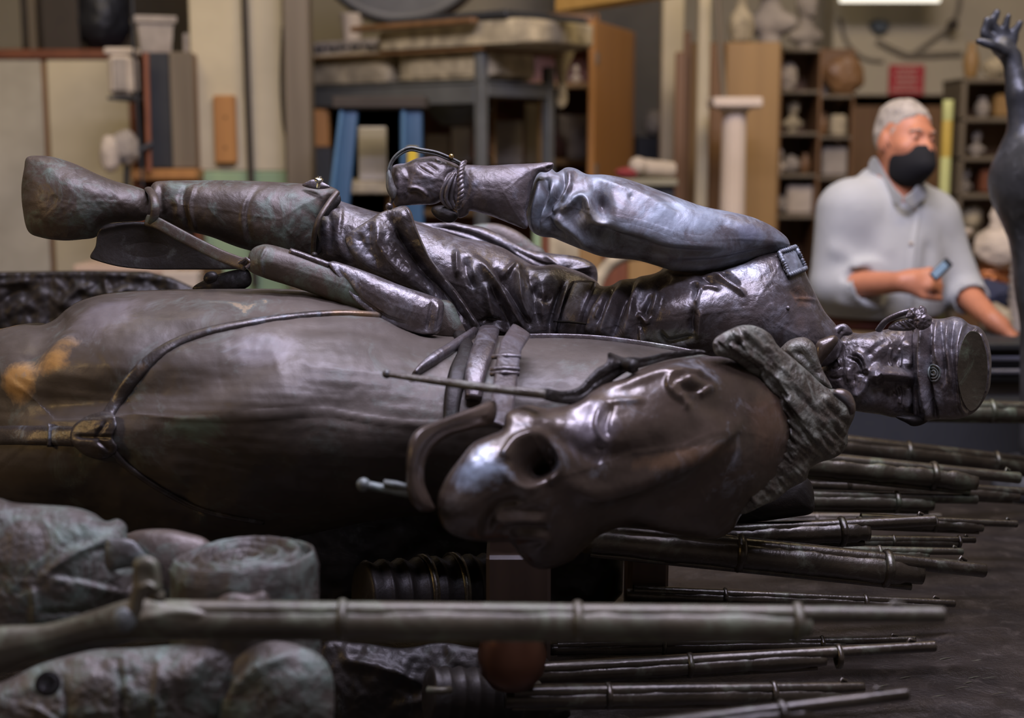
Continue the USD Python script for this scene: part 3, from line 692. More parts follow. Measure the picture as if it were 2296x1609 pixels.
pcv = Sculpt([(1250, 262), (1256, 256), (1300, 258), (1346, 256), (1356, 268), (1352, 290), (1340, 314), (1328, 340), (1320, 356), (1276, 358), (1268, 320), (1252, 300)], 6.8, k=.9, step=4, rough=1, seed=4, brushes=[('b', 1316, 305, 18, 22, 10, -14), ('r', [(1252, 262), (1300, 265), (1352, 262)], 5, 4, 0)])
obj('vessel', pcv.mesh, M_plaster_grey, pc)
for i, (a, b, c, d, Yy, m, lb) in enumerate([(955, 300, 1008, 372, 6.6, M_plaster_grey, 'grey plaster box low behind the rack, left of the white block'), (1012, 284, 1056, 362, 6.6, M_whiteb, 'white plaster block low behind the rack'), (1108, 270, 1172, 372, 6.7, M_plaster_grey, 'grey panel leaning behind the rack legs'), (1176, 232, 1206, 372, 6.75, M_greybrown, 'narrow brown board beside the grey panel under the rack'), (700, 245, 738, 330, 6.6, M_orange, 'tan block under the left of the rack beside the post'), (702, 330, 744, 420, 6.5, M_dgrey, 'dark box under the tan block beside the post')]):
    single('stored_block', rbox(xt(a, Yy), Yy, 0 if d > 400 else zt((a + c) / 2, d, Yy), xt(c, Yy), Yy + .1, zt((a + c) / 2, b, Yy)), m, lb, 'block', smooth=False)
fr = thing('wooden_frame', 'thin pale wooden frame leaning under the right side of the rack', 'frame', at(1160, 370, 6.45))
for a, b, c, d in ((1104, 216, 1216, 222), (1206, 216, 1216, 372), (1104, 216, 1111, 372)): obj('frame_bar', rbox(xt(a, 6.45), 6.45, zt(1150, d, 6.45), xt(c, 6.45), 6.47, zt(1150, b, 6.45)), M_tan, fr, smooth=False)
single('grey_basin', lathe([(.0001, -.09), (.08, -.085), (.13, -.04), (.15, 0), (.14, 0), (.12, -.035), (.0001, -.07)], at(1030, 238, 6.5), 36), M_steel, 'grey metal basin under the rack deck, right of the ladder', 'basin')

# behind the arm: low clutter
single('round_mould', lathe([(.0001, 0), (.20, 0), (.20, .03), (.185, .05), (.15, .055), (.148, .04), (.0001, .035)], at(1440, 690, 5.2) * [1, 1, 0], 44, None), M_plaster_old, 'round pale plaster disc low behind the rider\'s armpit', 'plaster disc')
v, f = lathe([(.14, -.03), (.175, -.03), (.185, 0), (.175, .03), (.14, .03), (.14, -.03)], at(1435, 668, 5.0), 48, (0, -1, .25)); single('round_mould', (v, f), M_plaster_old, 'upright pale ring mould under the rider\'s armpit', 'ring mould')
YL = 5.45
lc = thing('low_cupboard', 'low red-brown cupboard with pale doors seen under the raised arm', 'cupboard', (xt(1330, YL), YL, 0))
for a, b, m in ((1196, 1214, M_green), (1214, 1232, M_redwood), (1232, 1300, M_plaster_old), (1300, 1352, M_tan), (1352, 1412, M_redwood), (1412, 1500, M_tan)):
    obj('cupboard_panel', rbox(xt(a, YL), YL, 0, xt(b, YL), YL + .03, zt(1300, 505, YL)), m, lc, smooth=False)
obj('cupboard_body', rbox(xt(1196, YL), YL + .031, 0, xt(1500, YL), YL + .3, zt(1300, 508, YL)), M_plaster_grey, lc, smooth=False)

# opened door, dark doorway, boards, column
dr = thing('cabinet_door', 'orange wooden cupboard door standing open beside the dark doorway', 'door', at(1335, 300, 6.4) * [1, 1, 0])
A, B = np.array([xt(1331, 6.4), 6.4]), np.array([xt(1421, 7.1), 7.1]); zz = zt(1331, 44, 6.4)
dv = np.r_[B - A, 0]; ln = np.linalg.norm(dv); ang = math.atan2(dv[1], dv[0])
v, f = rbox(0, 0, .25, ln, .03, zz); obj('door_leaf', (v @ rotz(ang).T + [*A, 0], f), M_orange, dr, smooth=False)
for py in (130, 382):
    v, f = rbox(.02, -.006, zt(1340, py + 14, 6.4), .06, 0, zt(1340, py - 14, 6.4), .001); obj('hinge', (v @ rotz(ang).T + [*A, 0], f), M_pipe, dr, smooth=False)
struct('door_1', rbox(xt(1240, 8.4), 8.4, 0, xt(1500, 8.4), 8.45, 3.2), plain('doorway_dim', (.075, .066, .05)))  # dark sheet, no door leaf: the doorway's shade is put into its colour
single('dark_monitor', rbox(xt(1426, 7.6), 7.6, zt(1450, 372, 7.6), xt(1482, 7.6), 7.8, zt(1450, 306, 7.6)), M_black, 'black box standing in the dark doorway', 'box', smooth=False)
single('plaster_bust', onto(lump(at(1466, 265, 7.7), (.055, .06, .07), .12, 12), zt(1450, 306, 7.6)), M_plaster_grey, 'pale rounded plaster head on the black box in the doorway', 'plaster head')
single('doorway_stand', rbox(xt(1420, 7.55), 7.55, 0, xt(1488, 7.55), 7.85, zt(1450, 372, 7.6)), M_dgrey, 'dark stand under the black box in the doorway', 'stand', smooth=False)
single('cream_post', standbox(1482, 1530, -120, 7.0, .1), M_cream, 'wide cream upright right of the dark doorway', 'post', smooth=False)
single('cream_post', standbox(1562, 1589, -120, 6.45, .06), M_cream, 'narrow cream upright left of the tan cupboard', 'post', smooth=False)
for a, b, tp, m, lb in ((1512, 1536, 116, M_brown, 'dark brown plank leaning between the cream uprights'), (1530, 1546, 70, M_brown, 'taller pointed brown plank between the cream uprights'), (1544, 1562, 95, M_tan, 'tan plank right of the dark planks between the uprights')):
    single('plank', standbox(a, b, tp, 6.62 + .036 * round((a - 1512) / 16), .03), m, lb, 'plank', smooth=False)
single('yellow_beam', (lambda A, B: obox((A + B) / 2, (np.linalg.norm(B - A), .10, .075), rotz(math.atan2((B - A)[1], (B - A)[0])), .006))(np.r_[at(1268, 8, 5.9)[:2], zt(1268, 8, 5.9)], np.r_[at(1600, 8, 5.0)[:2], zt(1268, 8, 5.9)]), M_yellow, 'yellow wooden beam crossing at the top above the dark doorway', 'beam', smooth=False)
rl = thing('plaster_roll', 'short white plaster cylinder lying with a round knob at one end', 'plaster cast', at(1460, 400, 6.0))
obj('cylinder', sweep([at(1432, 374, 6.0), at(1508, 382, 6.05)], .036, n=20), M_plaster, rl)
obj('knob', trimesh.creation.icosphere(3, .038).apply_translation(at(1430, 372, 5.97)), M_plaster, rl)
tb = thing('side_table', 'small grey-topped stand carrying the white plaster cylinder', 'stand', at(1465, 420, 6.0) * [1, 1, 0])
obj('table_top', rbox(xt(1385, 6.0), 5.9, zt(1465, 416, 6.0), xt(1516, 6.0), 6.2, zt(1465, 400, 6.0)), plain('olive', (.26, .24, .16)), tb, smooth=False)
obj('table_body', rbox(xt(1392, 6.0), 5.93, 0, xt(1510, 6.0), 6.18, zt(1465, 416, 6.0)), M_dgrey, tb, smooth=False)
single('red_rag', onto(lump(at(1405, 396, 5.97), (.05, .04, .022), .3, 15), zt(1465, 400, 6.0)), plain('red_cloth', (.32, .05, .05), rough=.9), 'crumpled red rag left of the plaster cylinder', 'rag')
single('tan_pole', leaning(at(1606, -40, 6.3), at(1623, 222, 6.3), .014), M_greybrown, 'thin tan pole rising from the white column capital', 'pole')
Y = 6.2
col = thing('plaster_column', 'white fluted plaster column with a flat capital before the tan cupboard', 'column', (xt(1645, Y), Y, 0))
sx = Y / F * 1.0
def fluted(c, z0, z1, r0, r1, n=20):
    a = np.linspace(0, 2 * np.pi, n * 8, endpoint=False); g = 1 - .035 * (.5 + .5 * np.cos(a * n))**.5; rows = []
    for z, r in zip(np.linspace(z0, z1, 12), np.linspace(r0, r1, 12)): rows.append(np.stack([r * g * np.cos(a), r * g * np.sin(a), 0 * a + z], 1))
    N = len(a); v = np.vstack(rows) + c; j = np.arange(N); k = (j + 1) % N
    return v, np.vstack([np.vstack([np.stack([i * N + j, i * N + k, i * N + N + k], 1), np.stack([i * N + j, i * N + N + k, i * N + N + j], 1)]) for i in range(11)])
c = np.array([xt(1645, Y), Y, 0])
obj('shaft', fluted(c, .1, zt(1645, 256, Y), .064, .051), M_column, col)
zc1 = zt(1645, 256, Y)
obj('capital', lathe([(.050, zc1), (.056, zc1 + .004), (.058, zc1 + .012), (.072, zc1 + .022), (.080, zc1 + .026), (.0001, zc1 + .026)], c, 36), M_column, col)
obj('abacus', rbox(c[0] - .105, Y - .105, zc1 + .026, c[0] + .105, Y + .105, zt(1645, 219, Y), .008), M_column, col, smooth=False)
obj('base', lathe([(.0001, 0), (.1, 0), (.1, .05), (.085, .07), (.07, .1), (.0001, .1)], c, 36), M_plaster, col)
Y = 6.6
tc = thing('tan_cupboard', 'tall plain tan cupboard behind the white column', 'cupboard', (xt(1660, Y), Y, 0))
obj('front', standbox(1624, 1746, 94, Y, .03), M_tan, tc, smooth=False)
obj('side', rbox(xt(1590, Y), Y + .02, 0, xt(1624, Y), Y + .5, zt(1600, 94, Y)), M_brown, tc, smooth=False)
obj('body', rbox(xt(1624, Y), Y + .03, 0, xt(1746, Y), Y + .5, zt(1650, 95, Y)), M_brown, tc, smooth=False)
ztc = zt(1680, 93, Y)
single('plaster_vase', lathe([(.0001, 0), (.045, 0), (.05, .02), (.062, .07), (.055, .12), (.025, .16), (.022, .2), (.036, .23), (.0001, .23)], [xt(1656, Y + .15), Y + .15, ztc], 32), M_plaster_old, 'cream plaster vase with narrow neck on the tan cupboard', 'vase')
single('plaster_bust', bust([xt(1718, Y + .2), Y + .2, ztc], .40, -.5), M_plaster_grey, 'big plaster bust on top of the tan cupboard', 'bust')
single('plaster_bust', bust([xt(1800, 7.2), 7.2, zt(1800, 108, 7.0)], .30, .4), M_plaster_grey, 'plaster bust on top of the bookcase right of the tan cupboard', 'bust')

# bookcase of plaster casts
bc = thing('cast_shelves', 'brown shelving full of small plaster casts behind the man\'s shoulder', 'shelving', (xt(1820, 7.0), 7.0, 0))
for px, tp, Yy in ((1742, 104, 7.0), (1832, 108, 7.0), (1906, 218, 7.1)): obj('upright', rbox(xt(px, Yy), Yy, 0, xt(px + 8, Yy), Yy + .32, zt(px, tp, Yy)), M_brown, bc, smooth=False)
obj('back', rbox(xt(1742, 7.3), 7.33, 0, xt(1912, 7.33), 7.35, zt(1800, 108, 7.3)), M_brown, bc, smooth=False)
shelf_y = [(108, 1742, 1836), (202, 1742, 1836), (296, 1742, 1836), (390, 1742, 1836), (482, 1742, 1836), (212, 1836, 1910), (304, 1836, 1910), (396, 1836, 1910), (488, 1836, 1910)]
for py, a, b in shelf_y: obj('shelf', rbox(xt(a, 7.0), 7.0, zt(1800, py + 9, 7.0), xt(b, 7.0), 7.33, zt(1800, py, 7.0)), M_greybrown, bc, smooth=False)
def cast(px, py, w, h, kind, label, m, Yy=7.08):
    x, z, s = xt(px, Yy), zt(px, py, 7.0), Yy / F
    if kind == 'bust': single('plaster_bust', bust([x, Yy + .06, z], h * s, rng.uniform(-.6, .6)), m, label, 'bust')
    elif kind == 'vase': single('plaster_vase', lathe(np.array([(.0001, 0), (.6, 0), (.8, .15), (1.0, .45), (.8, .7), (.45, .85), (.6, 1), (.0001, 1)]) * [w * s / 2, h * s], [x, Yy + .06, z], 24), m, label, 'vase')
    elif kind == 'block': single('plaster_block', rbox(x - w * s / 2, Yy, z, x + w * s / 2, Yy + .1, z + h * s, .012), m, label, 'block', smooth=False)
    else: single('plaster_lump', onto(lump([x, Yy + .07, z], (w * s / 2, .05, h * s / 2), .25, int(px) % 17), z), m, label, 'plaster cast')
cast(1768, 202, 46, 62, 'lump', 'pale sloping plaster cast on the top shelf of the cast shelving', M_plaster)
cast(1782, 296, 34, 78, 'bust', 'yellowish standing figure on the second shelf of the cast shelving', M_plaster_old)
cast(1752, 390, 24, 58, 'bust', 'small white bust at the left end of the third cast shelf', M_plaster)
cast(1782, 390, 36, 40, 'lump', 'reddish-white lump in the middle of the third cast shelf', M_plaster_grey)
cast(1812, 390, 26, 44, 'vase', 'little round jar at the right end of the third cast shelf', M_brown)
cast(1800, 482, 62, 66, 'block', 'white square plaster block on the fourth cast shelf', M_plaster)
cast(1762, 482, 26, 40, 'lump', 'grey lump left of the white block on the fourth cast shelf', M_plaster_grey)
cast(1852, 212, 26, 62, 'bust', 'small pale bust on the upper right cast shelf', M_plaster_grey)
cast(1850, 304, 24, 50, 'vase', 'brownish vase on the second right cast shelf', M_brown)
cast(1880, 304, 36, 46, 'block', 'dull block beside the brownish vase', M_plaster_old)
cast(1874, 396, 56, 66, 'block', 'grey slab on the third right cast shelf above the man\'s shoulder', M_plaster_grey)

cast(1896, 212, 92, 84, 'lump', 'big brown clay mass overhanging the end of the upper right cast shelf', M_brown, 6.98)
# right: wall, door frame, sign, pipes, pole, shelves
struct('door_2', rbox(xt(1930, 8.9), 8.9, 0, xt(2140, 8.9), 8.93, zt(2030, 236, 8.9)), M_dark)  # dark sheet filling the frame; shade of the opening painted as brown
for a, b, c, d in ((1908, 213, 1932, 1100), (2126, 213, 2150, 1100)): struct('trim_3', rbox(xt(a, 8.6), 8.6, 0, xt(b, 8.6), 8.9, zt(2030, 214, 8.6)), M_brown)
struct('trim_4', rbox(xt(1908, 8.6), 8.6, zt(2030, 240, 8.6), xt(2150, 8.6), 8.9, zt(2030, 214, 8.6)), M_brown)
struct('wall_side', rbox(xt(1860, 8.62), 8.62, zt(2030, 214, 8.62), xt(2460, 8.62), 8.9, 4.3), M_wall)
struct('wall_door', rbox(xt(2150, 8.62), 8.62, 0, xt(2460, 8.62), 8.9, zt(2030, 214, 8.62)), M_wall)
single('painted_window_glow', rbox(xt(1950, 8.85), 8.86, zt(1965, 340, 8.85), xt(1984, 8.85), 8.89, zt(1965, 262, 8.85)), M_lime, 'pale green notice on the dark door behind the man\'s head', 'painted_glow', smooth=False)  # flat green patch; the window light is put into its colour
sg = thing('red_sign', 'small red wall sign with pale print above the doorway', 'sign', at(2027, 213, 8.6))
obj('plate', rbox(xt(1988, 8.6), 8.59, zt(2027, 213, 8.6), xt(2065, 8.6), 8.615, zt(2027, 146, 8.6), .002), M_red, sg, smooth=False)
for py, a, b in ((154, 2006, 2052), (166, 2002, 2048), (177, 2006, 2054), (188, 2004, 2046), (201, 1996, 2060)):
    for x0 in np.arange(a, b, 9): obj('print_line', rbox(xt(x0, 8.585), 8.583, zt(2027, py + 5, 8.585), xt(min(x0 + 6, b), 8.585), 8.59, zt(2027, py - 2, 8.585), .001), M_pink, sg, smooth=False)
pp = thing('wall_pipe', 'grey conduit bending along the wall above the red sign', 'pipe', at(2040, 120, 8.6))
obj('pipe_run', sweep([at(1966, 92, 8.6), at(2000, 110, 8.6), at(2032, 124, 8.6), at(2060, 124, 8.6), at(2156, 120, 8.6)], .016, n=10), M_pipe, pp)
obj('pipe_run', sweep([at(2052, 118, 8.6), at(2100, 84, 8.6), at(2136, 58, 8.6), at(2150, 20, 8.6), at(2156, -40, 8.6)], .013, n=10), M_pipe, pp)
obj('pipe_clamp', lump(at(2136, 56, 8.47), (.035, .03, .035), .2, 3, sub=2), M_dark, pp)
single('wall_bracket', lump(at(1972, 60, 8.6), (.055, .05, .045), .3, 6, sub=3), plain('slate', (.09, .11, .13)), 'small slate-blue fitting on the wall above the pipe', 'fitting')  # blue-grey blob for a wall bracket; it gives no light
single('old_hose', sweep(catmull([at(1882, 40, 8.61), at(1900, 96, 8.61), at(1936, 130, 8.61), at(1980, 138, 8.61)], n=6), .012, n=8), M_pipe, 'thin faded hose curving on the wall left of the sign', 'hose')
pl = thing('painted_pole', 'tall lime and ochre striped pole right of the man\'s head', 'pole', (xt(2122, 6.0), 6.0, 0))
zs_ = [zt(2122, y, 6.0) for y in (224, 270, 352)]
for z0, z1, m in ((zs_[1], zs_[0], M_lime), (zs_[2], zs_[1], M_ochre), (.6, zs_[2], M_lime)):
    obj('pole_section', sweep([[xt(2122, 6.0), 6.0, z0], [xt(2122, 6.0), 6.0, z1]], .0225, n=16), m, pl)
rs = thing('right_shelves', 'brown shelving at the right edge behind the dark statue', 'shelving', (xt(2210, 7.0), 7.0, 0))
for px in (2152, 2300): obj('upright', rbox(xt(px, 7.0), 7.0, 0, xt(px + 12, 7.0), 7.32, zt(2200, 176, 7.0)), M_greybrown, rs, smooth=False)
obj('back', rbox(xt(2152, 7.3), 7.33, 0, xt(2310, 7.33), 7.35, zt(2200, 178, 7.3)), M_brown, rs, smooth=False)
for py in (174, 262, 350, 434, 520): obj('shelf', rbox(xt(2152, 7.0), 7.0, zt(2200, py + 12, 7.0), xt(2312, 7.0), 7.33, zt(2200, py, 7.0)), M_greybrown, rs, smooth=False)
cast(2178, 174, 36, 78, 'vase', 'tan vase on top of the right-hand shelving', M_tan)
cast(2236, 174, 62, 46, 'lump', 'rounded beige cast on top of the right-hand shelving', M_plaster_old)
cast(2208, 262, 34, 44, 'vase', 'small white cup on the first right-hand shelf', M_plaster_grey)
cast(2252, 262, 44, 50, 'block', 'olive block on the first right-hand shelf', M_tan)
cast(2198, 350, 54, 60, 'bust', 'pale bust on the second right-hand shelf', M_plaster_grey)
cast(2176, 434, 26, 60, 'bust', 'slim white figure on the third right-hand shelf', M_plaster_grey)
cast(2222, 434, 36, 54, 'block', 'red-brown block on the third right-hand shelf', M_redwood)
cast(2196, 520, 50, 60, 'lump', 'dull cast on the fourth right-hand shelf', M_plaster_old)

# cluttered bench at the right
bench = thing('work_bench', 'cluttered wooden work table at the right behind the man', 'table', (xt(2200, 5.3), 5.3, 0))
zw = zt(2200, 668, 5.3)
obj('table_top', rbox(xt(2090, 5.3), 5.3, zw - .04, xt(2420, 5.3), 6.1, zw), M_brown, bench, smooth=False)
for px in (2100, 2400): obj('leg', rbox(xt(px, 5.35), 5.35, 0, xt(px + 20, 5.35), 5.41, zw - .04), M_brown, bench, smooth=False)
wb = np.array([xt(2150, 5.5), 5.5, zw])
single('stacked_crate', rbox(xt(2108, 5.45), 5.45, zw, xt(2196, 5.45), 5.75, zt(2150, 566, 5.45)), M_plaster_old, 'stained pale box on the work table behind the man\'s hand', 'box', smooth=False)
single('plaster_bowl', lathe([(.0001, 0), (.040, 0), (.050, .03), (.057, .065), (.066, .070), (.066, .084), (.055, .084), (.0001, .05)], [xt(2150, 5.55), 5.55, zt(2150, 565, 5.45)], 36), M_plaster, 'white plaster bowl on the stained box right of the man', 'bowl')
single('copper_heap', onto(lump([xt(2248, 5.5), 5.55, zw], (.088, .10, .052), .35, 9, 9), zw), M_copper, 'crumpled copper sheet heap on the work table', 'copper scrap')
single('plaster_helmet', onto(lump(at(2240, 548, 5.5), (.092, .09, .085), .18, 4), zt(2240, 600, 5.5) - .008), M_plaster, 'rounded peach plaster cast on the copper heap', 'plaster cast')
single('plaster_finial', lathe([(.03, 0), (.022, .03), (.03, .05), (.012, .09), (.0001, .1)], at(2234, 512, 5.5), 20), M_plaster, 'small pale finial standing on the rounded peach cast', 'finial')
single('navy_cloth', onto(lump([xt(2225, 5.3), 5.28, zw - .3], (.10, .07, .06), .3, 2), zt(2225, 704, 5.2)), M_navy, 'dark navy cloth hanging below the copper heap', 'cloth')
rp_ = []
for k in range(12): rp_ += [(.04, k * .028), (.048, k * .028 + .014)]
single('ribbed_cast', lathe([(.0001, 0)] + rp_ + [(.0001, .34)], at(2285, 770, 5.0), 24), M_plaster_grey, 'ribbed pale plaster piece beside the dark statue', 'plaster cast')
single('plaster_scrap', lump(at(2232, 720, 5.0), (.06, .05, .06), .35, 11), M_plaster_old, 'rough pale plaster scrap above the man\'s resting hand', 'plaster scrap')
Y = 4.22
db = thing('steel_bench', 'dark steel bench with bright rails under the man\'s resting hand', 'bench', (xt(2250, Y), Y, 0))
obj('bench_top', rbox(xt(2060, Y), Y, zt(2250, 786, Y), xt(2560, Y), Y + .27, zt(2250, 768, Y)), M_dgrey, db, smooth=False)
M_bright = plain('bright_steel', (.42, .43, .50), rough=.3, metal=.8)
for py in (803, 832): obj('rail', sweep([at(2060, py, Y + .02), at(2560, py, Y + .02)], .008, n=10), M_bright, db)
for py in (818, 850): obj('bench_bar', rbox(xt(2060, Y), Y + .03, zt(2250, py + 9, Y), xt(2560, Y), Y + .06, zt(2250, py - 7, Y)), M_dgrey, db, smooth=False)
obj('bench_front', rbox(xt(2060, Y), Y + .06, 0, xt(2560, Y), Y + .09, zt(2250, 786, Y)), M_dark, db, smooth=False)
obj('low_shelf', rbox(xt(1860, Y), Y - .08, zt(2250, 1010, Y), xt(2560, Y), Y + .06, zt(2250, 892, Y)), M_dgrey, db, smooth=False)

lamp = thing('strip_lamp', 'lit white strip lamp at the top edge above the wall pipe', 'lamp', at(1990, -10, 8.2))
obj('housing', pbox(1880, -60, 2110, -14, 8.2, .10), M_cream, lamp, smooth=False)
obj('tube', sweep([at(1884, -4, 8.25), at(2106, -4, 8.25)], .022, n=14), usdkit.material(stage, L + 'lit_tube', {'e': ('emission', {'color': (1.0, .92, .78), 'strength': 1.6})}, surface='e.emission'), lamp)

# ---------------------------------------------------------------- the bronze relief: background panel on its low steel table
def panel_mesh():
    xs, ys = np.arange(-2.1, 2.01, .025), np.arange(1.35, 4.12, .025)
    X, Y = np.meshgrid(xs, ys); q = np.stack([X, Y, 0 * X], -1)
    z = .535 + .035 * np.clip((Y - 2.2) / 1.9, 0, 1) + .022 * (meshkit.fbm(q * 5, 4, 3) - .5) + .012 * (meshkit.fbm(q * np.array([3, 26, 1]), 3, 9) - .5)
    n, m = X.shape; top = np.stack([X, Y, z], -1).reshape(-1, 3); bot = top.copy(); bot[:, 2] = .47
    i = (np.arange(n - 1)[:, None] * m + np.arange(m - 1)[None]).ravel()
    f = np.concatenate([np.stack([i, i + 1, i + m + 1], 1), np.stack([i, i + m + 1, i + m], 1)])
    N = n * m; fb = f[:, ::-1] + N
    rim = np.r_[np.arange(m), m * np.arange(1, n) + m - 1, (n - 1) * m + np.arange(m - 2, -1, -1), m * np.arange(n - 2, 0, -1)]
    a, b = rim, np.roll(rim, -1)
    return np.vstack([top, bot]), np.vstack([f, fb, np.stack([a, a + N, b + N], 1), np.stack([a, b + N, b], 1)])
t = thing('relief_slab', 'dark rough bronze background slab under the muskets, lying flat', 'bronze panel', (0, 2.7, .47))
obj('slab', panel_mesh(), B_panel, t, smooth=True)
for k in range(16):      # chasing marks in the slab, lower right
    x, y = 2080 + rng.uniform(-120, 180), 1500 + rng.uniform(-50, 60)
    D = .955 / (.15 + (y - 804.5) / F * .9887)
    a, b = U(x, y, D), U(x + rng.uniform(10, 45), y + rng.uniform(-9, 6), D + .01)
    a[2] = b[2] = .538 + .004
    obj('chasing_mark', sweep([a, (a + b) / 2 + [0, 0, .0005], b], [.0005, .0010, .0005], n=6), B_gun_pale, t)
t = thing('low_table', 'low steel table carrying the bronze relief', 'table', (0, 2.7, 0))
M_steel_dark = plain('steel_dark', (.045, .05, .055), rough=.4, metal=.6)
obj('table_top', rbox(-2.0, 1.4, .41, 1.95, 4.05, .4695), M_steel_dark, t)
for x in (-1.9, 1.85):
    for y in (1.5, 3.95): obj('leg', rbox(x - .04, y - .04, 0, x + .04, y + .04, .41), M_steel_dark, t)

# ---------------------------------------------------------------- horse
horse = thing('bronze_horse', 'big bronze horse lying on its side, chest and head toward the camera', 'horse statue', (-.3, 2.5, .56))
Dh = lin(2.66, gx=-.00005, cx=500)
body = Sculpt([(-90, 790), (-60, 762), (0, 738), (50, 728), (92, 728), (122, 716), (150, 692), (185, 672), (250, 656), (350, 650), (520, 647), (660, 649), (760, 664), (850, 690), (930, 738), (1000, 752), (1120, 752), (1250, 753), (1350, 757), (1480, 776), (1600, 800), (1720, 850), (1760, 930), (1700, 1010), (1560, 1080), (1380, 1120), (1180, 1140), (1020, 1150), (850, 1165), (680, 1200), (520, 1225), (380, 1225), (250, 1195), (120, 1160), (0, 1140), (-90, 1130)],
    Dh, k=1.45, kb=.35, step=5.5, rough=.5, seed=3, brushes=[
    ('r', [(150, 700), (110, 760), (60, 850)], 26, -16), ('r', [(-20, 905), (150, 900), (320, 880), (480, 862), (620, 822)], 48, -30),
    ('b', 250, 760, 110, 70, -20, 20), ('b', 40, 840, 60, 60, 0, 16), ('b', 120, 800, 45, 55, 30, 14), ('b', 520, 720, 240, 40, 4, 10),
    ('r', [(255, 900), (320, 815), (430, 745), (620, 700), (860, 700)], 22, -9), ('b', 560, 900, 170, 90, 10, 24),
    ('b', 430, 1010, 150, 80, 15, -10), ('b', 80, 1050, 130, 60, 0, 22), ('r', [(230, 1020), (320, 1075), (460, 1150)], 30, -12),
    ('b', 770, 830, 160, 50, 5, 10), ('r', [(640, 745), (760, 735), (900, 755)], 16, -7), ('b', 800, 990, 200, 60, -8, 14), ('n', 5, 90, 4), ('a', 1.6, 160, 12, 4, 6)])
obj('body', body.mesh, B_horse, horse)
obj('cast_base', Sculpt([(-120, 1060), (200, 1090), (700, 1090), (1150, 1080), (1330, 1130), (1400, 1230), (1396, 1330), (1330, 1400), (1000, 1420), (400, 1420), (-120, 1420)], 2.92, k=.5, kb=.3, step=9, rough=3, seed=44, spline=False, cap=120, brushes=[('n', 10, 60, 3)]).mesh, B_dark, horse)
leg = Sculpt([(-120, 750), (-60, 742), (0, 737), (40, 728), (75, 724), (105, 726), (130, 742), (120, 790), (90, 850), (40, 880), (-60, 900), (-120, 900)], 2.72, k=1.3, step=6,
    brushes=[('r', [(0, 752), (60, 742), (110, 745)], 10, 4)])
obj('foreleg', leg.mesh, B_horse, horse)
strap_m = bronze('bronze_strap', dark=(.035, .028, .022), mid=(.085, .072, .064), amount=.2, warm=.6, rough=.36, scale=1.4)
for path, w, th in (([(238, 938), (262, 900), (300, 846), (360, 790), (430, 755), (520, 732), (640, 713), (760, 704), (862, 709)], [30, 29, 24, 20, 16], .0075),
                    ([(250, 1008), (275, 1034), (310, 1062), (390, 1112), (470, 1146), (590, 1170)], [18, 15, 13], .006),
                    ([(-80, 980), (0, 976), (60, 975), (120, 976), (172, 978)], 40, .008)):
    obj('breast_strap', ribbon(body, path, w, th), strap_m, horse)
medal = Sculpt([(156, 980), (166, 952), (196, 932), (234, 921), (255, 928), (262, 955), (252, 980), (262, 1000), (257, 1018), (228, 1030), (194, 1022), (168, 1002)],
    lambda x, y: body.depth(x, y) - .006, k=.8, cap=12, step=2.5, brushes=[('r', [(168, 978), (215, 980), (252, 980)], 4, -7), ('r', [(215, 980), (240, 945)], 5, -6), ('r', [(218, 985), (248, 1012)], 5, -6),
    ('b', 225, 955, 14, 10, -30, 4), ('b', 222, 1005, 16, 9, 30, 4)])
obj('heart_medallion', medal.mesh, strap_m, horse)
obj('strap_loop', ribbon(body, [(118, 952), (119, 976), (117, 1000)], 9, .012), strap_m, horse)

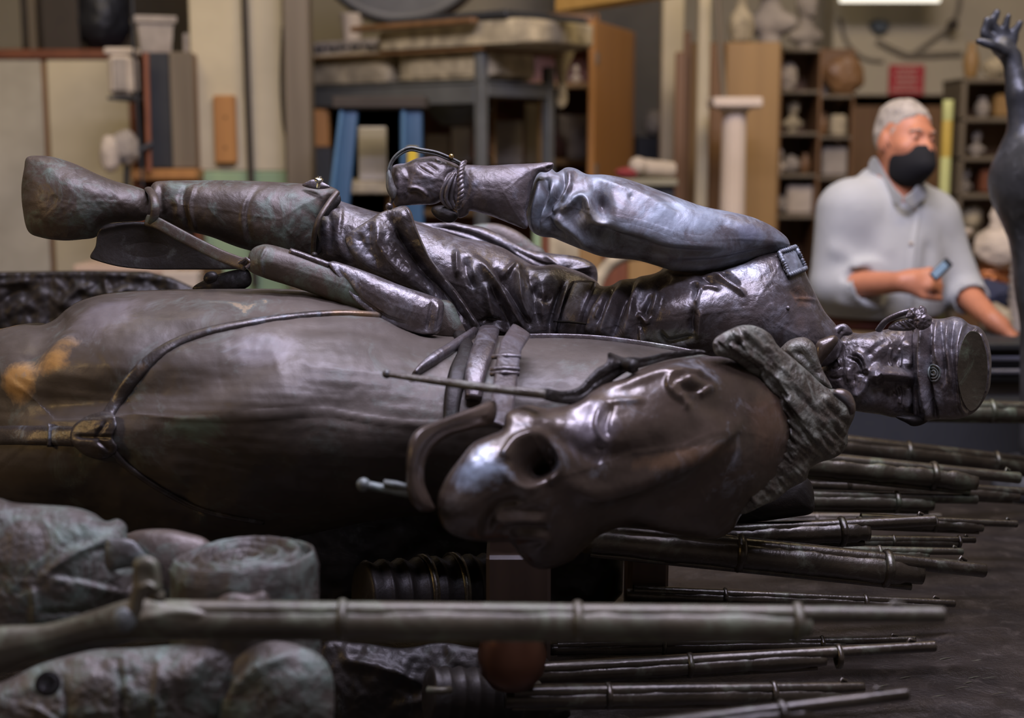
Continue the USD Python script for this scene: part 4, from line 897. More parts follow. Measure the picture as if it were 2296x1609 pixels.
# head: nostrils toward the camera, poll away to the right
Dhd = lambda x, y: 2.02 + .48 * np.clip((np.asarray(x, float) - 980) / 900, -.2, 1.2) + .00012 * (np.asarray(y, float) - 1000)
head = Sculpt([(984, 1104), (1001, 1068), (1028, 1031), (1060, 994), (1098, 975), (1126, 962), (1136, 925), (1180, 908), (1229, 913), (1290, 902), (1327, 876), (1354, 860), (1400, 847), (1431, 829), (1490, 810), (1571, 800), (1640, 802), (1700, 826), (1760, 870), (1800, 940), (1800, 1010), (1755, 1070), (1700, 1118), (1662, 1155), (1640, 1190), (1596, 1208), (1500, 1196), (1410, 1180), (1345, 1200), (1310, 1231), (1275, 1260), (1222, 1276), (1186, 1266), (1162, 1240), (1140, 1214), (1090, 1214), (1040, 1208), (1000, 1188), (983, 1155), (980, 1126)],
    Dhd, k=1.0, kb=.9, step=4.2, rough=.35, seed=8, brushes=[
    ('b', 1203, 1035, 40, 36, -35, -62), ('b', 1190, 1046, 28, 30, -35, -40),                       # nostril
    ('r', [(1140, 1020), (1165, 985), (1215, 972), (1245, 1005), (1256, 1050), (1238, 1072)], 12, 13, 0),
    ('r', [(1135, 1040), (1150, 1075), (1190, 1090), (1235, 1062)], 13, 12),
    ('b', 1110, 1055, 70, 60, -40, 14), ('b', 1060, 1150, 60, 45, 0, 12),
    ('r', [(1090, 1205), (1095, 1165), (1120, 1132), (1180, 1120)], 13, -20),                        # mouth corner
    ('r', [(1110, 1150), (1180, 1144), (1230, 1146)], 9, -9), ('r', [(1110, 1168), (1170, 1164), (1225, 1168)], 8, 9), ('r', [(1120, 1188), (1190, 1184), (1240, 1186)], 9, -10),
    ('r', [(1140, 1202), (1190, 1200), (1225, 1208), (1200, 1232)], 10, 9), ('b', 1190, 1245, 34, 22, 20, 10),
    ('r', [(1255, 1060), (1330, 1110), (1440, 1085), (1560, 1020), (1640, 960)], 30, 17),            # facial crest
    ('r', [(1300, 1150), (1420, 1130), (1560, 1090), (1660, 1010)], 34, -12),
    ('r', [(1190, 955), (1260, 985), (1330, 1020), (1430, 1010)], 20, -13), ('r', [(1355, 905), (1340, 950), (1352, 990), (1340, 1010)], 9, 10), ('r', [(1372, 900), (1356, 950), (1366, 990)], 9, -9),
    ('b', 1310, 905, 30, 16, -20, 9), ('b', 1345, 1000, 16, 10, 0, -12), ('r', [(1360, 902), (1400, 898), (1450, 898)], 6, 5),
    ('b', 1545, 862, 52, 30, 18, 15), ('b', 1552, 862, 19, 13, 12, 17), ('r', [(1496, 862), (1512, 846), (1548, 838), (1588, 848), (1610, 866)], 7, 8), ('r', [(1503, 850), (1500, 868), (1512, 884), (1530, 896)], 6, 9), ('r', [(1528, 884), (1536, 902), (1550, 912)], 7, 10), ('r', [(1566, 890), (1588, 876), (1606, 868)], 7, 9), ('b', 1516, 874, 8, 8, 0, 6), ('b', 1570, 836, 8, 6, 0, 6), ('b', 1542, 916, 9, 8, 0, 6),
    ('r', [(1520, 868), (1550, 880), (1585, 872)], 4, -9), ('r', [(1514, 856), (1550, 848), (1590, 858)], 4, -8), ('b', 1510, 836, 26, 10, -20, 9), ('b', 1600, 912, 60, 24, 20, -9),
    ('s', [(1700, 900), (1640, 980), (1560, 1040), (1440, 1094), (1330, 1118), (1262, 1072)], 16, 70, 14), 
    ('r', [(1360, 875), (1440, 850), (1530, 822)], 9, 9), ('b', 1620, 1080, 90, 75, -20, 16), ('b', 1450, 960, 120, 40, -10, 8), ('b', 1640, 890, 40, 60, 0, -6), ('n', 3, 60, 5)])
obj('head', head.mesh, B_head, horse)
mane = Sculpt([(1598, 775), (1605, 757), (1636, 739), (1664, 729), (1695, 731), (1726, 748), (1745, 775), (1775, 800), (1810, 830), (1850, 866), (1885, 874), (1905, 884), (1918, 909), (1915, 935), (1902, 965), (1899, 1000), (1875, 1024), (1835, 1038), (1816, 1052), (1806, 1076), (1770, 1096), (1740, 1120), (1708, 1134), (1668, 1152), (1650, 1140), (1668, 1110), (1712, 1070), (1738, 1020), (1745, 960), (1736, 900), (1706, 858), (1668, 826), (1640, 806), (1608, 796)],
    lambda x, y: Dhd(x, y) - .02 + .0002 * (np.asarray(x, float) - 1750), k=1.1, step=3.4, rough=2.5, seed=5, brushes=[('a', 15, 60, 11, 48, 7), ('n', 8, 22, 9),
    ('r', [(1640, 770), (1700, 810), (1760, 870), (1800, 950)], 8, 9), ('r', [(1625, 785), (1690, 835), (1730, 900), (1760, 980)], 7, -9), ('r', [(1680, 760), (1750, 830), (1820, 910), (1850, 980)], 8, -8),
    ('r', [(1720, 800), (1800, 880), (1860, 950)], 9, 9), ('r', [(1760, 1010), (1720, 1080), (1680, 1130)], 10, 8), ('b', 1680, 752, 30, 14, 20, 10), ('b', 1660, 765, 20, 10, 0, -10)])
obj('mane', mane.mesh, B_mane, horse)
obj('ear', Sculpt([(1748, 788), (1756, 774), (1775, 760), (1804, 756), (1826, 772), (1834, 800), (1846, 832), (1866, 870), (1838, 862), (1800, 832), (1768, 806)], 2.47, k=1.1, step=3.5, brushes=[('r', [(1775, 785), (1805, 800), (1840, 850)], 10, -10)]).mesh, B_mane, horse)
obj('ear', Sculpt([(1826, 790), (1832, 766), (1850, 756), (1870, 751), (1880, 762), (1868, 784), (1845, 812), (1834, 830)], 2.53, k=1.0, step=3.5).mesh, B_head, horse)
obj('poll_knob', Sculpt([(1868, 884), (1874, 872), (1892, 872), (1908, 882), (1918, 905), (1916, 925), (1906, 930), (1898, 912), (1886, 900)], 2.36, k=1.0, step=2.5).mesh, B_head, horse)
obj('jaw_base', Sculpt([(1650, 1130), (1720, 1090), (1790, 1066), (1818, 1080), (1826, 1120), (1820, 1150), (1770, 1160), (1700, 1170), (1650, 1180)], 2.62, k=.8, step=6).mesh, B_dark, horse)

# bridle
nb = lambda x, y: 1.99 + .0006 * (np.asarray(x, float) - 912)
noseband = Sculpt([(1110, 898), (1060, 914), (1020, 928), (980, 943), (943, 958), (921, 982), (912, 1022), (911, 1075), (915, 1108), (928, 1134), (948, 1146), (975, 1142), (966, 1118), (952, 1082), (954, 1040), (972, 1005), (1005, 978), (1060, 962), (1108, 945)],
    nb, k=1.3, step=3, brushes=[('r', [(1080, 912), (1000, 940), (945, 970), (926, 1030), (928, 1100)], 8, 7), ('r', [(1090, 938), (1010, 962), (962, 1000), (942, 1060), (950, 1110)], 9, -9)])
obj('noseband', noseband.mesh, B_head, horse)
cheek = [(1112, 752), (1165, 754)]
obj('cheek_strap', sweep([U(1168, 742, 2.46), U(1146, 775, 2.36), U(1137, 820, 2.30), U(1132, 868, 2.25), U(1124, 915, 2.2), U(1112, 950, 2.14)], .019, .006, FWD * -1, power=.6), B_rider, horse)
for y, D in ((800, 2.33), (828, 2.29), (838, 2.285)):
    obj('strap_keeper', sweep([U(1104 - (y - 800) * .1, y, D - .004), U(1135 - (y - 800) * .1, y - 3, D - .016), U(1166 - (y - 800) * .1, y, D - .004)], .0045, .0045, n=8), B_rider, horse)
obj('neck_strap', ribbon(body, [(1030, 754), (1046, 790), (1026, 840), (1014, 900), (1010, 950)], [30, 40, 36, 30], .009, lift=.004), B_dark, horse)
obj('throat_fold', ribbon(body, [(1064, 754), (1010, 788), (960, 820), (925, 846)], [14, 20, 22, 10], .012, lift=.006), B_rider, horse)
obj('jaw_strap', ribbon(body, [(1096, 756), (1082, 800), (1066, 850), (1060, 900)], [46, 50, 44, 34], .011, lift=.012), B_rider, horse)
obj('crest_seam', ribbon(body, [(1170, 758), (1250, 757), (1350, 762), (1470, 778), (1560, 795)], 7, .006, lift=.002), B_rider, horse)
obj('bit_lever', sweep([U(864, 838, 2.16), U(920, 846, 2.15), U(1010, 858, 2.13), U(1110, 872, 2.10), U(1222, 884, 2.08)], [.0045, .005, .0065, .0065, .007], n=10), B_mane, horse)
obj('bit_end', trimesh.creation.icosphere(2, .007).apply_translation(U(867, 838, 2.16)), B_green, horse)
obj('bit_end', trimesh.creation.icosphere(2, .010).apply_translation(U(815, 1086, 2.02)), B_green, horse)
obj('bit_lever', sweep([U(812, 1085, 2.02), U(860, 1094, 2.02), U(930, 1108, 2.01)], .006, n=10), B_green, horse)
obj('bit_lever', sweep([U(862, 1082, 2.015), U(890, 1086, 2.01), U(925, 1096, 2.01)], .005, n=8), B_green, horse)
obj('forelock', Sculpt([(1198, 880), (1222, 870), (1262, 876), (1296, 868), (1318, 846), (1338, 826), (1360, 812), (1364, 790), (1384, 806), (1410, 800), (1444, 800), (1490, 790), (1560, 783), (1580, 792), (1500, 806), (1446, 822), (1410, 832), (1380, 850), (1352, 870), (1335, 890), (1304, 906), (1252, 904), (1216, 894)],
    lambda x, y: 2.11 + .20 * np.clip((np.asarray(x, float) - 1200) / 360, 0, 1), k=.8, step=2.6, rough=3, seed=41, brushes=[('n', 5, 18, 5), ('r', [(1230, 888), (1300, 884), (1350, 848), (1440, 812), (1550, 790)], 6, -7)]).mesh, B_dark, horse)
obj('forelock', sweep([U(1368, 792, 2.26), U(1392, 812, 2.22), U(1420, 822, 2.19)], [.002, .009, .012], n=8), B_dark, horse)

# ---------------------------------------------------------------- rider
rider = thing('bronze_rider', 'bronze officer in coat and cap lying on his back with one arm bent', 'rider statue', (.2, 2.75, .8))
lower = Sculpt([(696, 520), (704, 478), (726, 452), (751, 446), (777, 455), (842, 474), (890, 480), (929, 494), (972, 510), (1007, 523), (1042, 534), (1082, 540), (1129, 556), (1165, 578), (1200, 595), (1244, 593), (1279, 602), (1314, 616), (1345, 640), (1352, 690), (1335, 760), (1300, 800), (1180, 810), (1080, 790), (1000, 740), (900, 690), (800, 630), (730, 600), (704, 570)],
    2.78, k=1.05, step=2.7, rough=.8, seed=2, bs=1.55, brushes=[
    ('s', [(770, 450), (768, 490), (765, 540), (790, 590)], 8, 40, 6), ('b', 735, 510, 20, 24, 0, 5), ('r', [(735, 470), (745, 520), (740, 570)], 8, -4),
    ('r', [(1155, 598), (1162, 638), (1168, 672), (1177, 697), (1190, 722)], 8, 15), ('r', [(1104, 600), (1122, 622), (1148, 664), (1174, 708), (1190, 735)], 9, -14),
    ('r', [(1060, 575), (1087, 603), (1125, 647), (1148, 685), (1172, 724), (1190, 750)], 10, 11), ('r', [(1097, 630), (1115, 672), (1140, 727), (1150, 750)], 9, -11),
    ('r', [(1090, 632), (1098, 680), (1110, 720)], 9, 8), ('b', 1060, 614, 13, 28, -12, 9), ('r', [(1021, 560), (1023, 590), (1026, 622)], 6, 9), ('r', [(1046, 575), (1048, 610), (1064, 650)], 7, -9),
    ('r', [(1128, 620), (1142, 604), (1155, 594), (1172, 606)], 7, 8), ('r', [(1180, 600), (1196, 640), (1202, 690), (1212, 740)], 9, -9), ('r', [(1200, 632), (1206, 660), (1222, 672), (1240, 662)], 7, -7),
    ('b', 1230, 620, 26, 22, 0, 6), ('r', [(1266, 630), (1250, 672), (1238, 715), (1232, 752)], 6, -10), ('r', [(1276, 632), (1260, 675), (1248, 715), (1242, 752)], 5, 7),
    ('r', [(1290, 630), (1270, 670), (1256, 715), (1250, 752)], 3.5, -5), ('b', 1212, 690, 10, 30, 5, 6), ('b', 1120, 735, 30, 10, 10, 8), ('r', [(1075, 722), (1110, 716), (1140, 735)], 5, -6), ('n', 1.6, 30, 6)])
obj('trousers', lower.mesh, B_rider, rider)
torso = Sculpt([(1244, 700), (1262, 660), (1290, 634), (1330, 634), (1350, 641), (1371, 639), (1393, 627), (1423, 624), (1437, 619), (1463, 614), (1481, 606), (1500, 590), (1560, 570), (1640, 556), (1700, 548), (1755, 548), (1780, 556), (1793, 580), (1804, 604), (1812, 624), (1822, 646), (1836, 674), (1852, 702), (1874, 728), (1890, 760), (1870, 810), (1800, 830), (1650, 830), (1450, 825), (1300, 810), (1250, 770)],
    lin(2.74, cx=1500), k=1.15, step=2.7, rough=.8, seed=4, bs=1.5, brushes=[
    ('s', [(1304, 760), (1318, 717), (1332, 685), (1362, 640)], 7, 60, 8),
    ('r', [(1400, 632), (1378, 672), (1356, 722), (1345, 765)], 7, 9), ('r', [(1385, 632), (1362, 672), (1340, 730)], 5, -7), ('r', [(1425, 630), (1400, 672), (1388, 712), (1372, 760)], 7, -11),
    ('r', [(1444, 628), (1420, 668), (1412, 712), (1395, 760)], 9, 8), ('r', [(1349, 690), (1338, 716)], 4, 7), ('r', [(1462, 660), (1450, 690), (1443, 712)], 6, -9), ('r', [(1478, 655), (1468, 690), (1460, 706)], 8, 10),
    ('r', [(1505, 618), (1478, 640), (1468, 662)], 8, -6), ('r', [(1425, 715), (1438, 708), (1450, 722), (1465, 706)], 5, 6), ('b', 1432, 735, 12, 18, 0, -8), ('r', [(1432, 730), (1440, 770)], 5, 6),
    ('b', 1560, 690, 60, 34, -15, 13), ('r', [(1556, 632), (1562, 655), (1558, 676)], 7, -10), ('r', [(1572, 648), (1566, 668), (1562, 686)], 4, 9), ('r', [(1572, 648), (1592, 644), (1618, 650)], 5, 7),
    ('r', [(1560, 690), (1552, 720), (1556, 748)], 7, -8), ('r', [(1576, 694), (1568, 730), (1566, 760)], 6, 5), ('b', 1588, 626, 24, 10, 30, -11), ('r', [(1600, 610), (1630, 634), (1652, 648), (1672, 664)], 5, 10),
    ('r', [(1618, 606), (1640, 628), (1660, 642)], 7, -9), ('b', 1500, 700, 30, 40, 0, 5), ('r', [(1480, 740), (1500, 765), (1560, 752)], 6, -7), ('b', 1790, 660, 26, 10, 25, -6), ('r', [(1780, 668), (1810, 670), (1830, 676)], 4, 5),
    ('r', [(1700, 564), (1640, 586), (1560, 602), (1490, 606)], 9, -14), ('b', 1700, 700, 80, 60, 0, 6), ('n', 1.8, 30, 9)])
obj('coat', torso.mesh, B_rider, rider)
obj('belt', ribbon(torso, [(1312, 640), (1298, 676), (1284, 716), (1274, 768)], 50, .010, lift=.002, power=.5), B_rider, rider)
obj('belt_pin', sweep([torso.place(1254, 720, .012)[0], torso.place(1286, 722, .016)[0], torso.place(1319, 726, .012)[0]], .0022, n=8), B_dark, rider)
obj('button', trimesh.creation.icosphere(2, .004).apply_translation(torso.place(1766, 690, .001)[0]), B_rider, rider)
# shoulder strap with a twisted cord border
board = Sculpt([(1744, 566), (1762, 556), (1781, 554), (1790, 572), (1804, 600), (1796, 610), (1770, 618), (1758, 606)], lambda x, y: torso.depth(x, y) - .006, k=.6, cap=7, step=2, spline=False,
    brushes=[('b', 1778, 584, 14, 7, 50, -5), ('b', 1788, 590, 10, 5, 50, 6)])
sh = obj('shoulder_strap', board.mesh, B_sleeve, rider)
for a, b in (((1748, 568), (1781, 556)), ((1747, 568), (1768, 616)), ((1768, 617), (1803, 603)), ((1782, 557), (1803, 601))):
    q = np.linspace(a, b, 26); p, n_ = board.place(q[:, 0], q[:, 1], .003)
    obj('cord_border', sweep(p, .0042 + .0014 * np.sin(np.arange(26) * 2.1), n=8), B_sleeve, sh)
# coat skirt thrown back over the thigh
flap = Sculpt([(774, 530), (796, 512), (828, 492), (851, 477), (880, 467), (908, 461), (922, 474), (930, 500), (938, 520), (952, 552), (966, 579), (996, 618), (1031, 661), (1057, 700), (1078, 738), (1050, 744), (1018, 720), (990, 690), (930, 650), (860, 618), (806, 588), (782, 560)],
    lambda x, y: 2.66 - .00006 * (np.asarray(y, float) - 500), k=.55, kb=.3, step=2.5, rough=.8, seed=6, bs=1.3, brushes=[
    ('r', [(866, 478), (900, 530), (950, 600), (1000, 660), (1050, 730)], 14, -24), ('r', [(915, 468), (934, 524), (960, 580), (1010, 648), (1064, 724)], 7, 10, 0), ('r', [(845, 486), (850, 540), (880, 590), (930, 630)], 11, 8),
    ('r', [(832, 496), (828, 540), (850, 590)], 9, -7), ('b', 846, 540, 8, 18, 20, 6), ('r', [(800, 520), (820, 560), (850, 600)], 10, -8), ('b', 905, 482, 14, 12, 30, 6), ('n', 3, 20, 3)])
obj('coat_skirt', flap.mesh, B_rider, rider)
tail = Sculpt([(930, 497), (960, 500), (990, 499), (1014, 497), (1045, 503), (1086, 510), (1130, 530), (1176, 556), (1230, 567), (1290, 574), (1326, 588), (1339, 606), (1338, 636), (1320, 640), (1260, 618), (1170, 596), (1090, 560), (1010, 530), (950, 512)],
    2.92, k=.9, step=3, brushes=[('r', [(960, 506), (1040, 520), (1100, 545), (1180, 585)], 7, -12), ('r', [(1140, 548), (1200, 585), (1240, 600)], 5, -7), ('r', [(1220, 572), (1260, 600)], 4, 5), ('b', 1318, 618, 16, 10, 20, -8), ('r', [(1270, 606), (1310, 600), (1334, 596)], 3, 5)])
obj('coat_tail', tail.mesh, B_rider, rider)
# boot, its turned-back top and the screw on it
boot = Sculpt([(334, 470), (333, 436), (344, 410), (372, 405), (440, 404), (520, 404), (600, 407), (690, 412), (735, 416), (760, 428), (758, 440), (736, 458), (718, 486), (706, 524), (703, 566), (690, 578), (620, 574), (540, 556), (470, 530), (410, 516), (365, 505), (342, 494)],
    2.70, k=1.0, step=2.8, rough=.5, seed=7, brushes=[('r', [(352, 415), (348, 450), (352, 490)], 7, 8), ('r', [(362, 412), (360, 450), (366, 495)], 7, -5), ('r', [(420, 408), (408, 450), (420, 500), (432, 520)], 7, -7), ('r', [(440, 410), (424, 460), (440, 525)], 5, 5),
    ('r', [(385, 440), (400, 460), (395, 490)], 9, 5), ('r', [(598, 410), (560, 440), (552, 500), (570, 560)], 8, -4), ('r', [(570, 420), (545, 470), (548, 540)], 6, 4), ('s', [(748, 424), (722, 456), (704, 500), (698, 572)], 6, 24, 7), ('n', 3, 40, 8)])
obj('boot', boot.mesh, B_boot, rider)
obj('boot_top_rim', sweep(catmull([U(756, 430, 2.62), U(736, 456, 2.60), U(714, 492, 2.585), U(704, 530, 2.60), U(702, 570, 2.66)], n=8), .0055, .004, n=10), B_boot, rider)
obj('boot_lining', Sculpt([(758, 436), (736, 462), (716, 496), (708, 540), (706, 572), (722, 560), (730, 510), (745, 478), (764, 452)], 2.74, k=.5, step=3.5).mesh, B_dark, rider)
foot = Sculpt([(60, 353), (86, 349), (120, 352), (170, 368), (222, 392), (262, 407), (302, 417), (330, 430), (339, 456), (336, 480), (322, 494), (290, 497), (250, 500), (228, 510), (215, 531), (180, 537), (140, 539), (95, 533), (63, 518), (51, 470), (48, 420), (54, 378)],
    2.66, k=1.15, step=2.8, rough=.6, seed=9, brushes=[('b', 170, 420, 110, 30, 18, 5), ('r', [(330, 436), (334, 460), (326, 488)], 6, 4), ('n', 3.5, 30, 10)])
obj('boot_foot', foot.mesh, B_boot, rider)
obj('instep_strap', sweep(catmull([U(333, 424, 2.66), U(344, 440, 2.60), U(348, 462, 2.585), U(346, 486, 2.59), U(340, 500, 2.60)], n=6), .008, .005, n=10), B_boot, rider)
screw = obj('screw', cat(lathe([(.0001, 0), (.0035, 0), (.0035, .022), (.0001, .022)], U(713, 421, 2.62), 16, UP + RIGHT * .15), lathe([(.0001, .0), (.0075, .0), (.0085, .004), (.005, .0065), (.0001, .007)], U(714.5, 406, 2.615), 24, UP + RIGHT * .15 - FWD * .8)), plain('bright_brass', (.85, .82, .72), rough=.2, metal=1.0, vary=.05), rider)
screw.SetCustomDataByKey('label', 'bright brass screw')
obj('tack_plate', Sculpt([(678, 416), (690, 406), (706, 402), (728, 410), (740, 420), (710, 424)], 2.66, k=.5, step=2).mesh, B_rider, rider)

# the bent arm: sleeve, gauntlet, gloved hand, sword knot
sleeve = Sculpt([(1186, 508), (1182, 470), (1190, 424), (1204, 392), (1232, 377), (1247, 386), (1257, 382), (1267, 376), (1280, 375), (1294, 379), (1317, 390), (1354, 391), (1390, 397), (1441, 413), (1500, 435), (1573, 461), (1635, 474), (1685, 486), (1728, 505), (1759, 527), (1770, 543), (1766, 553), (1718, 572), (1650, 594), (1580, 608), (1520, 608), (1492, 602), (1467, 594), (1424, 583), (1355, 576), (1309, 561), (1262, 542), (1240, 533), (1219, 531), (1200, 524)],
    lin(2.64, gx=.00012, cx=1300), k=1.0, step=2.5, rough=.55, seed=11, bs=1.25, brushes=[
    ('s', [(1640, 560), (1500, 548), (1441, 531), (1397, 520), (1354, 507), (1324, 503), (1296, 522)], 9, 130, 22, 0), ('r', [(1316, 512), (1354, 520), (1420, 545), (1500, 570)], 22, -10),
    ('b', 1349, 458, 17, 34, -16, -30), ('r', [(1326, 430), (1324, 460), (1332, 488), (1352, 500), (1374, 488)], 10, 6),
    ('r', [(1256, 478), (1275, 460), (1292, 444), (1309, 442), (1320, 460), (1326, 490)], 8, 8), ('b', 1296, 474, 14, 22, 20, -8), ('r', [(1262, 380), (1266, 410), (1250, 440), (1232, 462), (1234, 480), (1254, 480)], 8, -15), ('r', [(1276, 382), (1272, 420), (1258, 452)], 8, 9),
    ('r', [(1212, 392), (1210, 430), (1198, 480), (1196, 510)], 8, 10), ('r', [(1228, 400), (1224, 440), (1208, 478), (1204, 512)], 6, -10), ('r', [(1240, 405), (1236, 440), (1220, 470), (1214, 520)], 6, 7), ('r', [(1232, 470), (1262, 500), (1300, 530), (1330, 566)], 9, 8), ('r', [(1222, 480), (1240, 515), (1270, 536)], 9, -9),
    ('r', [(1330, 394), (1370, 415), (1410, 432)], 9, 5), ('r', [(1345, 396), (1385, 408), (1405, 425)], 8, -6), ('r', [(1425, 415), (1470, 440), (1530, 480)], 12, -7), ('r', [(1400, 410), (1440, 440), (1510, 490)], 14, 5), ('b', 1412, 448, 5, 5, 0, -3),
    ('r', [(1500, 590), (1600, 588), (1700, 566), (1764, 548)], 8, -8), ('b', 1680, 520, 70, 26, 20, 5), ('n', 1.3, 30, 12)])
obj('sleeve', sleeve.mesh, B_sleeve, rider)
B_gauntlet = bronze('bronze_gauntlet', dark=(.065, .052, .045), mid=(.135, .112, .110), amount=.2, pat=(.18, .18, .20), rough=.42, metal=.3, coat=.15, bump=.2)
gaunt = Sculpt([(1024, 470), (1022, 430), (1024, 392), (1032, 374), (1045, 369), (1094, 371), (1146, 368), (1198, 366), (1233, 363), (1242, 368), (1238, 378), (1226, 386), (1209, 387), (1198, 404), (1191, 430), (1186, 455), (1181, 478), (1184, 506), (1177, 513), (1164, 509), (1129, 495), (1094, 482), (1056, 473), (1050, 480), (1041, 486), (1028, 488)],
    2.585, k=1.05, step=2.4, rough=.6, seed=13, brushes=[('s', [(1180, 508), (1176, 478), (1182, 445), (1190, 410), (1210, 382)], 5, 30, -8), ('r', [(1204, 392), (1190, 420), (1180, 460), (1176, 500)], 4, 5), ('b', 1232, 378, 8, 6, -30, -9), ('n', 2.5, 24, 13), ('r', [(1050, 375), (1046, 420), (1052, 470)], 10, -3)])
obj('gauntlet_cuff', gaunt.mesh, B_gauntlet, rider)
hand = Sculpt([(881, 372), (895, 367), (911, 365), (937, 354), (972, 350), (992, 353), (1016, 364), (1032, 376), (1037, 400), (1036, 440), (1034, 470), (1020, 466), (1004, 452), (994, 449), (972, 458), (937, 459), (902, 461), (886, 460), (880, 442), (878, 414), (878, 390)],
    2.575, k=1.0, step=2.3, rough=.6, seed=14, brushes=[('r', [(936, 372), (955, 384), (972, 394)], 2.5, -5), ('r', [(952, 364), (970, 374), (982, 384)], 2.5, -4), ('r', [(976, 358), (990, 366)], 2.5, -4),
    ('r', [(912, 422), (930, 420), (948, 428), (962, 442)], 4, 6), ('r', [(914, 432), (935, 430), (955, 444)], 5, -5), ('r', [(905, 372), (916, 390), (908, 420), (900, 455)], 7, -7), ('r', [(888, 380), (896, 410), (892, 450)], 6, 5), ('b', 940, 390, 24, 18, 0, 5),
    ('r', [(998, 405), (1006, 388), (1024, 380)], 4, -6), ('r', [(1000, 460), (1004, 420), (1014, 396)], 4, 6), ('r', [(1014, 462), (1014, 425), (1022, 400)], 3, -5), ('n', 3, 18, 15)])
obj('gloved_hand', hand.mesh, B_gauntlet, rider)
obj('thumb', Sculpt([(967, 472), (970, 464), (982, 460), (998, 460), (1012, 468), (1026, 478), (1027, 487), (1017, 497), (1003, 499), (984, 492), (972, 482)], 2.555, k=1.0, step=2.2).mesh, B_dark, rider)
cw = np.linspace(0, 1, 40)
cp = catmull([U(1040, 362, 2.56), U(1034, 380, 2.535), U(1032, 402, 2.525), U(1034, 428, 2.52), U(1030, 452, 2.525), U(1026, 468, 2.54)], n=10)
for ph in (0, 3.14):
    o = np.stack([np.cos(np.arange(len(cp)) * .75 + ph), np.sin(np.arange(len(cp)) * .75 + ph)], 1) * .0030
    obj('wrist_cord', sweep(cp + o[:, :1] * RIGHT + o[:, 1:] * -FWD, .0036, n=8), B_rider, rider)
for dx, dD in ((0, 0), (-12, -.004), (-22, -.002)):
    obj('cord_strand', sweep(catmull([U(1024 + dx * .3, 388, 2.535 + dD), U(1018 + dx, 415, 2.53 + dD), U(1012 + dx, 445, 2.54 + dD), U(1020 + dx * .5, 468, 2.55)], n=6), .0035, n=8), B_rider, rider)
for off, r in ((0, .0048), (6, .0034)):
    obj('sword_knot_strap', sweep(catmull([U(1034, 366 + off * .4, 2.555), U(1006, 352 + off, 2.55), U(978, 341 + off, 2.55), U(945, 335 + off, 2.55), U(920, 331 + off, 2.55), U(898, 340 + off, 2.55), U(880, 358 + off, 2.55), U(870 + off, 385, 2.55), U(872 + off, 410, 2.55), U(880, 432, 2.55)], n=8), r, r * .6, n=10), B_green, rider)
obj('sword_guard', Sculpt([(866, 392), (872, 380), (878, 392), (884, 412), (890, 428), (884, 446), (874, 440), (866, 420)], 2.54, k=.7, step=2).mesh, B_green, rider)
obj('sword_guard', sweep([U(882, 432, 2.545), U(878, 448, 2.545), U(874, 462, 2.545)], [.006, .004, .003], n=8), B_rider, rider)
obj('pommel', trimesh.creation.icosphere(2, .0068).apply_translation(U(873, 462, 2.545)), B_rider, rider)
st = obj('knot_stud', trimesh.creation.icosphere(2, .0045).apply_translation(U(1012, 350, 2.545)), usdkit.material(stage, L + 'gold_stud', {'p': ('principled_bsdf', {'base_color': (.7, .5, .2), 'metallic': 1.0, 'roughness': .25})}, surface='p.BSDF'), rider)
st.SetCustomDataByKey('label', 'small golden stud')

# head and cap
face = Sculpt([(1838, 846), (1848, 816), (1862, 792), (1874, 770), (1888, 750), (1906, 745), (1934, 747), (1972, 741), (2011, 735), (2042, 737), (2056, 780), (2058, 860), (2052, 928), (2010, 936), (1972, 929), (1923, 922), (1890, 914), (1866, 890), (1850, 868)],
    2.78, k=.85, step=2.0, rough=.7, seed=15, brushes=[
    ('r', [(1962, 839), (1985, 838), (2012, 841), (2040, 846)], 12, 30, 0), ('b', 1964, 839, 13, 14, 0, 18), ('b', 1968, 822, 8, 7, 0, 9), ('b', 1968, 856, 8, 7, 0, 9),
    ('b', 2008, 800, 24, 17, 0, -17), ('b', 2008, 884, 24, 17, 0, -17), ('b', 2008, 798, 10, 11, 0, 13), ('b', 2008, 886, 10, 11, 0, 13),
    ('r', [(2018, 784), (2022, 800), (2018, 818)], 3.5, 7, 0), ('r', [(1998, 784), (1995, 800), (1999, 816)], 3.5, 6, 0), ('r', [(2018, 870), (2022, 884), (2018, 902)], 3.5, 7, 0),
    ('r', [(2030, 764), (2037, 795), (2032, 828)], 8, 13), ('r', [(2032, 862), (2037, 890), (2030, 918)], 8, 12),
    ('b', 1965, 782, 34, 22, 10, 13), ('b', 1960, 896, 30, 20, -10, 12), ('r', [(1990, 764), (1955, 790), (1938, 800)], 7, -5),
    ('r', [(1944, 838), (1940, 818), (1930, 802), (1912, 794)], 9, 13), ('r', [(1944, 842), (1940, 862), (1930, 878), (1912, 888)], 9, 12),
    ('r', [(1940, 830), (1930, 806), (1908, 796)], 2.2, -5), ('r', [(1935, 838), (1924, 812), (1902, 802)], 2.2, -5), ('r', [(1946, 826), (1936, 800), (1914, 790)], 2.2, 4), ('r', [(1950, 838), (1930, 838), (1920, 838)], 4, -5),
    ('r', [(1916, 822), (1913, 840), (1916, 860)], 3, -4), ('r', [(1905, 824), (1902, 840), (1905, 856)], 5, 5), ('b', 1880, 834, 16, 26, 0, 6), ('r', [(1892, 812), (1888, 838), (1892, 866)], 4, -4), ('r', [(1870, 800), (1880, 806), (1886, 822)], 3, 4), ('r', [(1862, 824), (1874, 826), (1888, 820)], 3, -4), ('r', [(1860, 846), (1874, 848), (1890, 844)], 3, -4),
    ('r', [(1856, 816), (1874, 786), (1894, 762)], 5, 6), ('b', 1930, 764, 30, 10, 0, 4), ('n', 1.6, 12, 16)])
obj('face', face.mesh, B_rider, rider)
